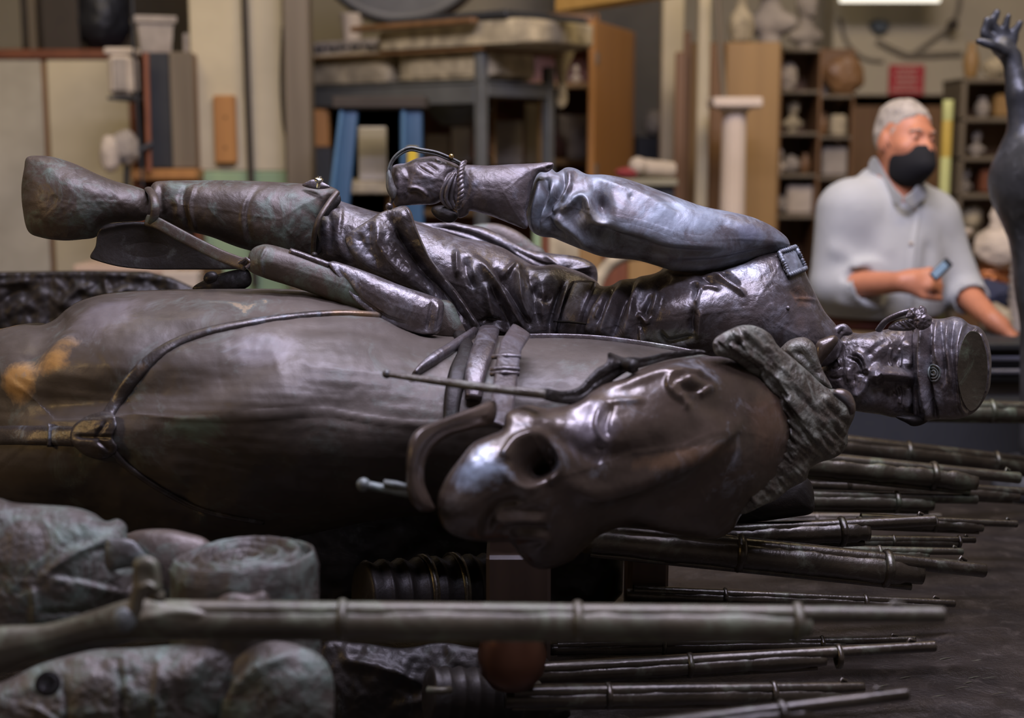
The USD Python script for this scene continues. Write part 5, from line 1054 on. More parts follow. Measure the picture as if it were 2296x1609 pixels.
cap = Sculpt([(2046, 760), (2050, 738), (2060, 726), (2080, 709), (2094, 714), (2112, 714), (2124, 712), (2138, 709), (2156, 713), (2174, 726), (2194, 732), (2209, 748), (2218, 772), (2223, 804), (2222, 844), (2218, 873), (2203, 902), (2189, 920), (2172, 931), (2145, 939), (2100, 940), (2060, 946), (2048, 930), (2044, 880), (2042, 830)],
    2.76, k=.95, step=2.2, rough=.8, seed=17, bs=1.7, brushes=[
    ('r', [(2052, 734), (2046, 790), (2048, 860), (2058, 936)], 5, -10, 0), ('r', [(2070, 724), (2066, 790), (2070, 860), (2080, 936)], 8, 8, 0), ('r', [(2088, 722), (2082, 790), (2086, 870), (2098, 934)], 5, -9, 0),
    ('r', [(2100, 716), (2098, 780), (2108, 830)], 6, 5), ('r', [(2108, 718), (2116, 780), (2122, 850)], 4, -6), ('r', [(2126, 716), (2122, 770), (2128, 820), (2132, 870)], 6, 8), ('r', [(2140, 716), (2134, 770), (2140, 840), (2150, 920)], 5, -8), ('r', [(2160, 722), (2146, 776), (2144, 840), (2150, 900), (2166, 926)], 7, 9, 0),
    ('b', 2184, 836, 24, 84, 2, -22), ('r', [(2190, 740), (2168, 774), (2158, 836), (2164, 890), (2182, 916)], 5, 8, 0), ('r', [(2200, 748), (2214, 800), (2214, 860), (2198, 900)], 5, 7, 0), ('n', 2, 18, 18)])
co = obj('cap', cap.mesh, B_rider, rider)
for r in (.0045, .010, .0155):
    a = np.linspace(0, 2 * np.pi, 25); p, _ = cap.place(2094 + r / 2.7 * F * .75 * np.cos(a), 836 + r / 2.7 * F * np.sin(a), .001)
    obj('rosette', sweep(p, .0022, n=6, cap=False), B_green, co)
obj('cap_crown', Sculpt([(2176, 742), (2196, 748), (2208, 776), (2214, 810), (2213, 850), (2206, 884), (2194, 910), (2176, 922), (2160, 902), (2150, 866), (2147, 826), (2152, 786), (2162, 756)], lambda x, y: cap.depth(2150, 836) - .004 + .00035 * (np.asarray(x, float) - 2150), k=.5, cap=4, step=2.5, rough=.8, seed=45, brushes=[('b', 2180, 836, 22, 70, 0, -4)]).mesh, B_gun_green, co)
obj('visor', sweep(catmull([U(1970, 740, 2.72), U(1986, 720, 2.70), U(2012, 706, 2.69), U(2040, 698, 2.69), U(2064, 700, 2.70), U(2080, 716, 2.70)], n=8), [.008] * 40 + [.010], .005, n=10), B_rider, rider)
obj('cap_ornament', Sculpt([(2030, 712), (2036, 698), (2040, 690), (2050, 688), (2058, 692), (2064, 684), (2076, 690), (2080, 704), (2090, 712), (2086, 730), (2066, 740), (2050, 732), (2046, 716)], 2.67, k=.8, step=2, rough=3, seed=19, brushes=[('n', 5, 8, 20)]).mesh, B_rider, rider)
obj('hair', Sculpt([(1992, 738), (2004, 722), (2030, 714), (2052, 716), (2054, 736), (2030, 742)], 2.70, k=.8, step=2, brushes=[('r', [(2010, 722), (2030, 736)], 3, -4), ('r', [(2020, 716), (2044, 736)], 3, -4), ('r', [(2034, 714), (2052, 730)], 3, -4)]).mesh, B_rider, rider)
obj('visor_edge', Sculpt([(2008, 934), (2040, 930), (2074, 936), (2080, 944), (2064, 953), (2046, 955), (2032, 948)], 2.75, k=1, step=2.5, rough=2, seed=3).mesh, B_dark, rider)
obj('collar', Sculpt([(1862, 742), (1874, 730), (1892, 725), (1904, 732), (1912, 745), (1904, 752), (1888, 756), (1870, 786), (1852, 800), (1838, 790), (1846, 764)], 2.72, k=.7, step=2.4, brushes=[('r', [(1894, 732), (1884, 748), (1868, 780)], 5, -7)]).mesh, B_rider, rider)

# ---------------------------------------------------------------- saddle gear between rider and horse
st = thing('stirrup_leather', 'dark triangular bronze stirrup flap hanging below the boot', 'stirrup', U(380, 560, 2.6))
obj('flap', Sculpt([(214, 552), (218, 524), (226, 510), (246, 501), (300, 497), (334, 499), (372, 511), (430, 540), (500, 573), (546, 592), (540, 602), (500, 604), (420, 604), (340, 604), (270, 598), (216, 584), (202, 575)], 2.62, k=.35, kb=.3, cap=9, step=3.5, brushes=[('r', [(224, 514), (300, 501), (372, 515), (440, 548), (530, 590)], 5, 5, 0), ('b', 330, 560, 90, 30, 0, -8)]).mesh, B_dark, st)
obj('leather_strap', sweep(catmull([U(330, 494, 2.61), U(352, 500, 2.595), U(385, 517, 2.59), U(440, 546, 2.59), U(500, 575, 2.58), U(552, 594, 2.56)], n=8), .011, .005, -FWD, power=.6), B_boot, st)
obj('buckle', sweep([U(535, 588, 2.555), U(552, 580, 2.55), U(566, 588, 2.55), U(552, 600, 2.55)], .004, n=8), B_rider, st)
hol = thing('pistol_holster', 'long bronze pistol holster with flap across the horse\'s shoulder', 'holster', U(780, 660, 2.55))
hb = Sculpt([(556, 604), (556, 578), (566, 558), (584, 549), (604, 548), (650, 560), (740, 588), (800, 606), (860, 640), (920, 690), (930, 742), (880, 730), (820, 706), (740, 672), (660, 644), (590, 622)], 2.56, k=.9, step=3, rough=.5, brushes=[('r', [(600, 550), (586, 580), (590, 618)], 4, 5), ('b', 600, 585, 30, 20, 15, 4)])
obj('holster_body', hb.mesh, B_boot, hol)
hf = Sculpt([(734, 594), (742, 586), (760, 588), (830, 612), (900, 640), (960, 660), (988, 672), (996, 690), (986, 742), (960, 752), (930, 748), (880, 732), (830, 704), (790, 670), (766, 634)], 2.545, k=.75, step=2.8, rough=.6, seed=2, brushes=[('r', [(742, 592), (772, 640), (806, 680), (860, 720), (930, 744), (980, 744)], 6, 7, 0), ('r', [(758, 600), (786, 644), (820, 680), (870, 712), (930, 732)], 5, -6), ('r', [(982, 676), (976, 710), (970, 746)], 4, 6), ('r', [(970, 674), (962, 712), (956, 742)], 4, -6), ('b', 860, 650, 60, 20, 25, 5), ('n', 3, 30, 3)])
obj('holster_flap', hf.mesh, B_rider, hol)
obj('holster_tab', ribbon(hb, [(650, 564), (690, 578), (738, 596)], [16, 15, 12], .007), B_rider, hol)
obj('rivet', trimesh.creation.icosphere(2, .006).apply_translation(hb.place(703, 580, .007)[0]), B_dark, hol)
obj('holster_end', Sculpt([(980, 680), (1000, 672), (1016, 682), (1030, 712), (1046, 750), (1030, 760), (980, 756), (976, 740)], 2.60, k=.8, step=3, seed=5).mesh, B_boot, hol)
single('saddle_cantle', Sculpt([(1020, 530), (1052, 508), (1084, 500), (1120, 502), (1160, 518), (1196, 545), (1226, 575), (1235, 700), (1230, 1000), (1220, 1296), (1040, 1296), (1020, 1000), (1010, 700)], 3.1, k=.35, step=6, cap=60).mesh, B_boot, 'smooth rounded bronze saddle back seen behind the rider\'s coat', 'saddle')
single('saddle_ring', cat(Sculpt([(432, 648), (470, 622), (520, 606), (556, 604), (560, 640), (500, 660)], 2.72, k=.7, step=3, rough=2).mesh, Sculpt([(456, 626), (462, 612), (478, 608), (488, 616), (484, 630), (466, 636)], 2.66, k=1, step=2).mesh), B_dark, 'small dark bronze knob and strap end below the stirrup flap', 'harness fitting')
rel = Sculpt([(-120, 616), (0, 609), (200, 606), (330, 608), (386, 622), (430, 642), (470, 680), (470, 820), (-120, 820)], 3.55, k=.5, cap=30, step=5, rough=3, seed=21, spline=False, brushes=[
    ('r', [(-40, 640), (40, 632), (75, 630)], 7, 9), ('r', [(130, 690), (170, 650), (220, 640)], 8, 9), ('r', [(180, 650), (230, 660), (300, 640)], 7, 8), ('r', [(235, 625), (240, 660)], 5, 9), ('r', [(-20, 700), (30, 660), (80, 650)], 9, -9), ('b', 40, 690, 50, 18, -20, 10), ('b', 150, 680, 40, 16, 20, 10), ('b', 280, 660, 50, 16, 0, 9), ('r', [(-100, 620), (200, 612), (380, 628)], 6, 5, 0), ('n', 8, 22, 22)])
single('relief_fragment', rel.mesh, B_dark, 'dark bronze slab with carved leaf ornament behind the horse\'s legs', 'bronze fragment')

# ---------------------------------------------------------------- the soldiers' muskets, packs and bedroll (foreground)
def musket(label, a, b, Da, Db, rb, rs, ts, bands, mat, ramrod=True, steps=1):
    """barrel from pixel a to the muzzle at b; rb, rs: barrel and stock radius in pixels; ts: how far the stock reaches."""
    A, B = U(*a, Da), U(*b, Db); ax = B - A; Lg = np.linalg.norm(ax); ax /= Lg
    dn = -UP + (UP @ ax) * ax; dn /= np.linalg.norm(dn)
    Rb, Rs = rb * (Da + Db) / 2 / F, rs * (Da + Db) / 2 / F
    t = thing('musket', label, 'musket', (A + B) / 2)
    P = lambda s, o=0.0: A + ax * Lg * s + dn * o
    w = np.cross(ax, dn)
    # barrel with a bored muzzle
    n = 20; prof = [(0, Rb * 1.12), (.25, Rb * 1.06), (.97, Rb * .92), (.995, Rb * .95), (1.0, Rb * .88), (1.0, Rb * .55), (.985, Rb * .5), (.985, .0002)]
    ang = np.linspace(0, 2 * np.pi, n, endpoint=False)
    v = np.vstack([P(s) + r * (np.cos(ang)[:, None] * w + np.sin(ang)[:, None] * dn) for s, r in prof])
    i = np.arange(len(prof) - 1)[:, None] * n; j = np.arange(n)[None]; j2 = (j + 1) % n
    f = np.concatenate([np.stack([i + j, i + n + j2, i + j2], -1).reshape(-1, 3), np.stack([i + j, i + n + j, i + n + j2], -1).reshape(-1, 3)])
    obj('barrel', (v, f), mat, t, smooth=40)
    k = np.linspace(-.02, ts, 40); off = Rb * .55 + Rs * .42
    wob = 1 + .035 * np.sin(np.arange(40) * .8) + .03 * rng.normal(size=40)
    rsv = Rs * wob * np.where(k > ts - .05, .86, 1.0); rsv[-1] *= .9
    obj('stock', sweep([P(s, off + .0008 * math.sin(9 * s)) for s in k], rsv * .92, rsv, dn, n=18), mat, t)
    if ramrod:
        k = np.linspace(0, ts * .97, 8)
        obj('ramrod', sweep([P(s, off + Rs * 1.02) for s in k], Rs * .26, n=8), mat, t)
    for x in bands:
        s = (x - a[0]) / (b[0] - a[0]); c = off * .72
        q = catmull([P(s, -Rb * 1.0), P(s, c) + w * Rs * 1.06, P(s, off + Rs * 1.06), P(s, c) - w * Rs * 1.06], True, 6)
        q = np.vstack([q, q[:1]])
        obj('barrel_band', sweep(q, Rs * .2 + .0012, Rs * .30 + .001, ax, n=8, cap=False), mat, t)
    obj('front_sight', sweep([P(.93, -Rb * .7), P(.935, -Rb * 1.35), P(.95, -Rb * 1.0)], .0024 + Rb * .1, n=8), mat, t)
    return t

musket('dark musket in the lower foreground, its blurred muzzle lowest at the right', (900, 1692), (2035, 1556), 1.76, 1.86, 17, 28, .80, [1740], B_gun)
musket('blue-sheened musket just above the lowest one, with two barrel bands', (1150, 1550), (1935, 1541), 2.22, 2.34, 15, 20, .93, [1355, 1725], B_gun)
musket('brown musket angled slightly upward with its dark muzzle at the right, below the pale musket', (1200, 1500), (2096, 1448), 2.35, 2.42, 14, 19, .72, [1540, 1875], B_gun)
musket('thin black musket partly hidden under the long pale musket', (1250, 1446), (2052, 1433), 2.55, 2.6, 9, 12, .8, [1485, 1840], B_gun)
musket('blue-black thin musket just above the long pale musket', (1420, 1322), (2140, 1352), 2.72, 2.78, 10, 14, .96, [1622, 1937], B_gun)
musket('dark musket angled downward under the horse\'s jaw, bright line on its top', (1330, 1186), (2208, 1278), 2.50, 2.56, 18, 31, .84, [1655, 1985], B_gun)
musket('glossy musket beside the horse\'s jaw, pointing slightly upward', (1560, 1192), (2096, 1166), 2.60, 2.64, 14, 25, .72, [1885], B_gun)
musket('dark musket continuing behind the glossy one to the far right', (1930, 1160), (2280, 1174), 2.92, 2.95, 9, 13, .78, [2095], B_gun)
musket('thin blue-lit musket just behind the glossy musket', (1640, 1158), (2110, 1157), 3.40, 3.42, 8, 10, .95, [1830], B_gun)
musket('slender grey musket below the glossy musket', (1850, 1207), (2186, 1210), 2.80, 2.84, 8, 9, .9, [2002, 2150], B_gun)
musket('short rough musket lowest of the cluster beside the horse\'s jaw', (1850, 1231), (2158, 1236), 2.76, 2.8, 9, 11, .75, [1970], B_gun_green)
musket('straight greenish musket behind the horse\'s head, second thickest of the far ones', (1740, 1108), (2190, 1119), 3.05, 3.1, 12, 18, .78, [2008], B_gun_green)
musket('thick greenish musket sloping down behind the horse\'s mane', (1800, 1024), (2286, 1071), 3.05, 3.1, 14, 24, .80, [2091], B_gun_green)
musket('black musket directly below the thick greenish one', (1780, 1072), (2340, 1104), 3.14, 3.2, 10, 14, .9, [1900, 2162], B_gun)
musket('brown musket blurred in the distance below the rider\'s head', (1760, 972), (2420, 1046), 3.5, 3.6, 12, 18, .9, [2032, 2230], B_gun)
musket('far musket whose band shows just right of the rider\'s cap', (2060, 908), (2400, 914), 3.4, 3.45, 13, 18, .95, [2222], B_gun_green)

# the long pale musket across the foreground
long_gun = musket('long pale bronze musket crossing the whole foreground, with lock and hammer', (340, 1366), (2116, 1378), 1.78, 1.80, 20, 33, .83, [765, 1290, 1785], B_gun_pale)
obj('stock_butt', Sculpt([(-120, 1425), (0, 1403), (104, 1398), (209, 1368), (279, 1346), (330, 1342), (400, 1350), (470, 1362), (486, 1400), (470, 1426), (400, 1434), (279, 1436), (174, 1450), (70, 1484), (0, 1512), (-120, 1560)], 1.78, k=.7, step=4.5, brushes=[('r', [(300, 1390), (400, 1372), (470, 1385)], 10, 5), ('b', 330, 1395, 60, 20, 0, 6)]).mesh, B_gun_pale, long_gun)
hm = obj('hammer', Sculpt([(298, 1268), (306, 1252), (330, 1246), (352, 1258), (360, 1285), (362, 1322), (348, 1334), (326, 1340), (318, 1370), (300, 1402), (276, 1414), (258, 1402), (256, 1384), (274, 1378), (288, 1350), (296, 1310)], 1.70, k=.8, step=3.5, brushes=[('b', 330, 1290, 22, 26, 0, -12), ('r', [(312, 1318), (335, 1310), (352, 1324)], 5, 6)]).mesh, B_gun_pale, long_gun)
obj('lock_screw', lathe([(.0001, 0), (.013, 0), (.015, .004), (.012, .009), (.0001, .010)], U(281, 1388, 1.70), 24, -FWD), B_green, long_gun)
obj('nipple', sweep([U(352, 1345, 1.72), U(356, 1325, 1.72)], [.010, .007], n=10), B_gun_pale, long_gun)

# bedroll
def bedroll_mesh(c, R, h, seed=0):
    nr, na = 44, 110; a = np.linspace(0, 2 * np.pi, na, endpoint=False)
    out = 1 + .05 * np.sin(2 * a + .6) + .11 * (meshkit.fbm(np.stack([np.cos(a) * 2, np.sin(a) * 2, 0 * a], 1), 3, 4 + seed) - .5) * 2
    rows = []
    for r in np.linspace(.02, 1, nr):
        g = .007 * np.cos(2 * np.pi * (r * 4.2) - a) * (1 - .3 * r) - .012 * np.exp(-((r - .86) / .05)**2) - .012 * (1 - r) * (r > .0) - (.018 * max(0, r - .93) / .07)
        x = r * R * out
        rows.append(np.stack([x * np.cos(a), x * np.sin(a), g + .004 * (meshkit.fbm(np.stack([x * np.cos(a), x * np.sin(a), 0 * a], 1) * 40, 3, 5) - .5)], 1))
    for q in np.linspace(.03, 1, 26):
        bul = 1 + .03 * math.sin(3.1 * q) - .05 * q * q + .05 * (meshkit.fbm(np.stack([np.cos(a) * 3, np.sin(a) * 3, 0 * a + q * 5], 1), 3, 8 + seed) - .5) * 2
        rows.append(np.stack([R * out * bul * np.cos(a), R * out * bul * np.sin(a), -.016 - h * q + 0 * a], 1))
    v = np.vstack([[[0, 0, -.004]]] + rows + [[[0, 0, -.016 - h]]]); f = []
    j = np.arange(na); k = (j + 1) % na
    f.append(np.stack([0 * j, 1 + j, 1 + k], 1))
    for i in range(len(rows) - 1):
        b = 1 + i * na; f.append(np.stack([b + j, b + na + j, b + na + k], 1)); f.append(np.stack([b + j, b + na + k, b + k], 1))
    b = 1 + (len(rows) - 1) * na; f.append(np.stack([0 * j + len(v) - 1, b + k, b + j], 1))
    return v + c, np.vstack(f)
single('bedroll', bedroll_mesh(U(546, 1238, 1.95), .097, .40), B_pack, 'standing bronze bedroll showing its coiled round end', 'bedroll')
pk = thing('knapsack', 'rough bronze knapsack with straps at the left edge, behind the musket lock', 'knapsack', U(120, 1260, 1.95))
obj('pack_body', Sculpt([(-120, 1100), (-40, 1108), (0, 1117), (35, 1127), (104, 1132), (167, 1137), (209, 1150), (237, 1168), (264, 1163), (284, 1178), (286, 1204), (302, 1240), (310, 1290), (330, 1340), (330, 1420), (200, 1460), (60, 1480), (-120, 1480)], 2.02, k=.75, step=4.5, rough=2.0, seed=31, brushes=[('n', 7, 50, 32), ('r', [(90, 1300), (150, 1250), (230, 1215), (285, 1205)], 10, 9), ('r', [(70, 1310), (78, 1360), (76, 1410)], 9, 9), ('s', [(80, 1285), (170, 1300), (290, 1330)], 10, 60, 12), ('r', [(90, 1372), (160, 1372), (210, 1364)], 7, -8), ('r', [(240, 1215), (245, 1260), (260, 1290)], 8, 7), ('b', 200, 1180, 60, 25, 20, 8)]).mesh, B_pack, pk)
obj('pack_strap', Sculpt([(238, 1214), (258, 1206), (296, 1210), (318, 1230), (336, 1262), (316, 1268), (288, 1272), (240, 1276)], 1.93, k=.5, step=4, rough=1.5, seed=33).mesh, B_green, pk)
single('blanket_fold', Sculpt([(280, 1212), (292, 1194), (330, 1186), (380, 1186), (420, 1194), (462, 1208), (480, 1240), (460, 1330), (380, 1380), (300, 1340)], 2.10, k=.7, step=5, rough=1.2, seed=35).mesh, B_boot, 'soft bronze blanket fold between the knapsack and the bedroll', 'blanket')
single('canteen_edge', Sculpt([(486, 1350), (500, 1334), (526, 1328), (560, 1332), (590, 1324), (604, 1338), (608, 1370), (560, 1400), (490, 1390)], 1.86, k=.8, step=4, rough=2, seed=36).mesh, B_boot, 'lumpy bronze strap end under the bedroll, against the musket barrel', 'strap')
cp = thing('cartridge_pouch', 'large lumpy bronze pouch with a round closed end at the bottom left', 'pouch', U(420, 1550, 1.74))
obj('pouch_body', Sculpt([(-120, 1560), (0, 1530), (80, 1492), (150, 1470), (220, 1455), (300, 1452), (380, 1446), (450, 1440), (520, 1424), (552, 1416), (570, 1430), (560, 1480), (530, 1560), (500, 1640), (460, 1720), (-120, 1720)], 1.90, k=.7, step=4.2, rough=2.0, seed=37, brushes=[('n', 9, 46, 38), ('r', [(140, 1510), (145, 1570), (150, 1640)], 8, -9), ('r', [(262, 1470), (268, 1540), (270, 1640)], 8, -8), ('r', [(360, 1470), (350, 1540), (352, 1620)], 9, 7), ('b', 210, 1540, 44, 50, 0, 10), ('b', 430, 1500, 40, 30, -30, 10), ('b', 440, 1570, 26, 40, 20, -12), ('r', [(60, 1580), (100, 1600), (150, 1640)], 8, 8)]).mesh, B_pack, cp)
obj('pouch_end', Sculpt([(484, 1640), (490, 1570), (506, 1510), (540, 1464), (590, 1440), (640, 1438), (690, 1452), (724, 1474), (744, 1510), (750, 1560), (744, 1640), (720, 1720), (500, 1720)], 1.88, k=.7, step=4.5, rough=1.5, seed=39, brushes=[('r', [(505, 1600), (530, 1540), (590, 1490), (660, 1470)], 14, 9), ('r', [(500, 1560), (525, 1500), (560, 1460)], 6, -8), ('n', 5, 50, 40)]).mesh, B_pack, cp)
obj('pouch_stud', lathe([(.0001, 0), (.013, 0), (.016, .006), (.016, .012), (.011, .016), (.008, .012), (.0001, .012)], U(112, 1535, 1.79), 28, -FWD + UP * .4), B_dark, cp)
# dark shapes deep under the horse's head
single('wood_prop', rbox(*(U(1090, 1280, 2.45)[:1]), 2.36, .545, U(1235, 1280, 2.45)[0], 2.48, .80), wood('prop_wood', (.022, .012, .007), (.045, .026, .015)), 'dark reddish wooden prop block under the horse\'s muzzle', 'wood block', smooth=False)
single('round_mallet', lathe([(.0001, 0), (.034, .0), (.050, .022), (.054, .05), (.044, .085), (.028, .10), (.0001, .104)], U(1148, 1532, 2.2), 32, UP - FWD * .2), plain('copper_brown', (.12, .05, .025), rough=.35, metal=.6), 'round reddish copper knob below the long pale musket', 'knob')
rb_ = thing('canteen', 'small dark ribbed bronze canteen under the pale musket', 'canteen', U(1050, 1545, 2.3))
cy = [(.0001, -.075), (.04, -.075)]
for k in range(6): cy += [(.047, -.07 + k * .024), (.043, -.060 + k * .024), (.047, -.05 + k * .024)]
obj('canteen_body', lathe(cy + [(.04, .078), (.0001, .078)], U(1060, 1560, 2.3), 30, RIGHT + FWD * .3 - UP * .1), B_dark, rb_)
obj('canteen_cap', lathe([(.0001, 0), (.018, 0), (.018, .03), (.0001, .03)], U(1060, 1560, 2.3) + RIGHT * .08 + FWD * .02, 20, RIGHT + FWD * .3), B_gun_pale, rb_)
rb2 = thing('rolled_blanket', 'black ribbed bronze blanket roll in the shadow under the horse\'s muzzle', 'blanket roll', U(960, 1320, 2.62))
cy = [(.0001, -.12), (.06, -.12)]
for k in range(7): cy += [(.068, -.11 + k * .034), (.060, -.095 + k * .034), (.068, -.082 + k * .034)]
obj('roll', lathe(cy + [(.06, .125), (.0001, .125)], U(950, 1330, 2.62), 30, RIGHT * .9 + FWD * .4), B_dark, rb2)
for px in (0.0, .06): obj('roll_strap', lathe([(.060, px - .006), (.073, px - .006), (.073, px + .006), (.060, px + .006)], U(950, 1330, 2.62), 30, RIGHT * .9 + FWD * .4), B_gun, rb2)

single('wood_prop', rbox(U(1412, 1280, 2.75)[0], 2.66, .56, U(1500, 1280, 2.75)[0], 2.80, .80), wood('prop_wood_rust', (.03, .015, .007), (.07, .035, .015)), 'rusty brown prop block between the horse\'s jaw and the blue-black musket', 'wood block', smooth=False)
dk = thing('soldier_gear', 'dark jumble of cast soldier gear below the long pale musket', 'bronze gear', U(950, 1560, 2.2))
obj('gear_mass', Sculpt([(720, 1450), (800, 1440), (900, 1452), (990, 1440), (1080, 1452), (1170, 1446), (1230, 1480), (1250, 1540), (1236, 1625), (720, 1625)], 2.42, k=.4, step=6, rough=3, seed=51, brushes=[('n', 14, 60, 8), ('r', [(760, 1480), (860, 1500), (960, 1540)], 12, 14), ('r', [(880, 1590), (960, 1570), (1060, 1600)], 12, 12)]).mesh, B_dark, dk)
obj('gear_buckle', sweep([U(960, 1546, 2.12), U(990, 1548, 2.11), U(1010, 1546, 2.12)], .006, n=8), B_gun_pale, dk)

# ---------------------------------------------------------------- the man behind the bronze
YM = 4.65
def pm(px, py, dy=0.0): return at(px, py, YM + dy)
S = YM / F * 1.005
man = thing('person', 'grey-haired man in pale shirt and black face mask, leaning on the bench', 'person', (pm(1990, 700)[0], YM, 0))
skin = plain('skin', (.47, .188, .098), rough=.5, vary=.12, scale=18)
shirt_m = plain('shirt', (.375, .385, .37), rough=.85, vary=.10, scale=9)
hair_m = plain('grey_hair', (.44, .39, .32), rough=.75, vary=.35, scale=60, bump=.5)
hc = pm(2028, 322); Rh = rotz(.46) @ roty(.13)      # the head, turned to his left and toward the camera
def hq(p): return (p - hc) @ Rh
def headloc(v): return np.asarray(v) @ Rh.T + hc
sh_r, sh_l = pm(1888, 474), pm(2104, 492, .10)
el_r, wr_r = pm(1872, 640, -.02), pm(2022, 632, -.26)
el_l, wr_l = pm(2158, 652, .04), pm(2224, 716, -.22)
def limb_hand(p, wr, d, nrm, k=.012, curl=.7, side=1.0, s=1.0):
    """palm, four curled fingers and a thumb; d: from wrist to knuckles, nrm: back of the hand."""
    d = d / np.linalg.norm(d); nrm = nrm - (nrm @ d) * d; nrm = nrm / np.linalg.norm(nrm); w = np.cross(d, nrm) * side
    out = capsule(p, wr, wr + d * .03 * s, .028, .032)
    for j, o in enumerate((-.030, -.010, .010, .028)): out = smin(out, capsule(p, wr + d * .02 + w * o * .6, wr + d * .085 * s + w * o, .020, .0125), .015)
    for j, (o, ln) in enumerate(zip((-.031, -.010, .011, .030), (.040, .046, .043, .033))):
        a = wr + d * .085 * s + w * o; c = curl
        b = a + (d * math.cos(c) - nrm * math.sin(c)) * ln * s
        e = b + (d * math.cos(2.1 * c) - nrm * math.sin(2.1 * c)) * ln * .62 * s
        g = e + (d * math.cos(2.9 * c) - nrm * math.sin(2.9 * c)) * ln * .5 * s
        out = np.minimum(smin(out, capsule(p, a, b, .0118, .0105), .006), np.minimum(capsule(p, b, e, .0103, .0093), capsule(p, e, g, .0092, .0078)))
    a = wr + d * .025 - w * .026; b = a + (d * .75 - w * .55 - nrm * .25) * .042; e = b + (d * .95 - w * .1 - nrm * .45) * .034; g = e + (d * .95 - nrm * .4) * .024
    out = smin(out, capsule(p, a, b, .0155, .0130), .012)
    return np.minimum(out, np.minimum(capsule(p, b, e, .0125, .0108), capsule(p, e, g, .0106, .0088)))
def skin_f(p):
    q = hq(p)
    d = ellipsoid(q, (0, .012, .025), (.079, .100, .108))
    d = smin(d, ellipsoid(q, (0, -.030, -.055), (.062, .070, .075)), .05)
    d = smin(d, capsule(q, (0, -.088, .020), (0, -.114, -.020), .010, .015), .018)
    d = smin(d, capsule(q, (-.034, -.083, .038), (.034, -.083, .038), .011, .011), .02)
    d = smin(d, ellipsoid(q, (0, -.070, -.108), (.030, .026, .020)), .03)
    for s in (-1, 1):
        d = smax(d, -ellipsoid(q, (.033 * s, -.098, .016), (.021, .018, .013)), .012)
        d = smin(d, ellipsoid(q, (.033 * s, -.080, .016), (.014, .014, .011)), .004)
        d = smin(d, ellipsoid(q, (.082 * s, .012, -.005), (.010, .022, .034)), .008)
        d = smin(d, ellipsoid(q, (.045 * s, -.062, -.018), (.024, .022, .02)), .03)
    nb = pm(2000, 450, .04)
    d = smin(d, capsule(p, hc + [-.005, .03, -.06], nb, .060, .068), .03)
    d = smin(d, capsule(p, nb, pm(1985, 560, .06), .09, .12), .06)
    for a, b in ((nb, sh_r), (sh_r, el_r)): d = smin(d, capsule(p, a, b, .055, .050), .04)
    d = smin(d, capsule(p, el_r, wr_r, .050, .032), .02)
    for a, b in ((nb, sh_l), (sh_l, el_l)): d = smin(d, capsule(p, a, b, .055, .048), .04)
    d = smin(d, capsule(p, el_l, wr_l, .047, .031), .02)
    d = smin(d, limb_hand(p, wr_r, np.array([.9, -.2, .12]), np.array([-.1, -.75, .5]), curl=.85, side=-1), .012)
    d = smin(d, limb_hand(p, wr_l, np.array([.55, -.25, -.45]), np.array([.4, -.2, .8]), curl=.35, side=1), .012)
    return d
lo = np.minimum.reduce([hc - .2, el_r - .12, wr_r - .22, wr_l - [.12, .2, .16]]); hi = np.maximum.reduce([hc + .2, sh_r + .12, wr_l + [.22, .2, .1], el_l + .12])
def boxed(fn, lo, hi, h):
    return nets(fn, lo, hi, h)
obj('body', boxed(skin_f, lo, hi, .0078), skin, man)
def hair_f(p):
    q = hq(p)
    d = ellipsoid(q, (0, .017, .034), (.0835, .107, .1125))
    line = .014 * (meshkit.fbm(q * np.array([60, 60, 0]), 2, 3) - .5) + np.interp(q[:, 1], [-.13, -.095, -.070, -.045, -.026, -.018, .016, .030, .13], [.098, .094, .084, .060, .012, -.020, .030, -.055, -.072])
    d = smax(d, line - q[:, 2], .010)
    n = meshkit.fbm(q * np.array([55, 60, 40]), 4, 5) - .5
    m = meshkit.fbm(q * np.array([22, 12, 18]), 2, 8) - .5
    return d + .012 * n + .016 * m + .007 * np.exp(-np.maximum(q[:, 2] - line, 0) / .014)
obj('hair', nets(hair_f, hc - .16, hc + .18, .005), hair_m, man)
for s in (-1, 1):
    obj('eyebrow', sweep(headloc([[.016 * s, -.094, .038], [.034 * s, -.092, .041], [.054 * s, -.077, .034]]), [.0022, .0032, .002], n=8), hair_m, man)
    e = obj('eye', trimesh.creation.icosphere(2, .0088).apply_translation(headloc([.033 * s, -.0850, .014])), plain('eye_dark', (.05, .035, .03), rough=.3) if s < 0 else L + 'eye_dark', man)
def mask_f(p):
    q = hq(p)
    d = ellipsoid(q, (0, -.034, -.060), (.0715, .082, .088))
    d = smin(d, capsule(q, (0, -.100, -.018), (0, -.112, -.065), .016, .026), .05)
    ax_ = np.abs(q[:, 0])
    d = smax(d, q[:, 2] + .006 + .10 * (q[:, 1] + .10) + .18 * np.maximum(ax_ - .02, 0), .005)        # upper edge, dropping toward the ears
    d = smax(d, q[:, 1] + .012 + .25 * (q[:, 2] + .07), .006)
    return smax(d, -(q[:, 2] + .145), .01)
mk = obj('face_mask', nets(mask_f, hc - .18, hc + .14, .006), plain('mask_black', (.004, .004, .005), rough=.85), man)
for s in (-1, 1): obj('ear_loop', sweep(headloc([[.072 * s, -.022, -.024], [.083 * s, -.004, .004], [.088 * s, .020, .020]]), .0028, n=6), L + 'mask_black', mk)
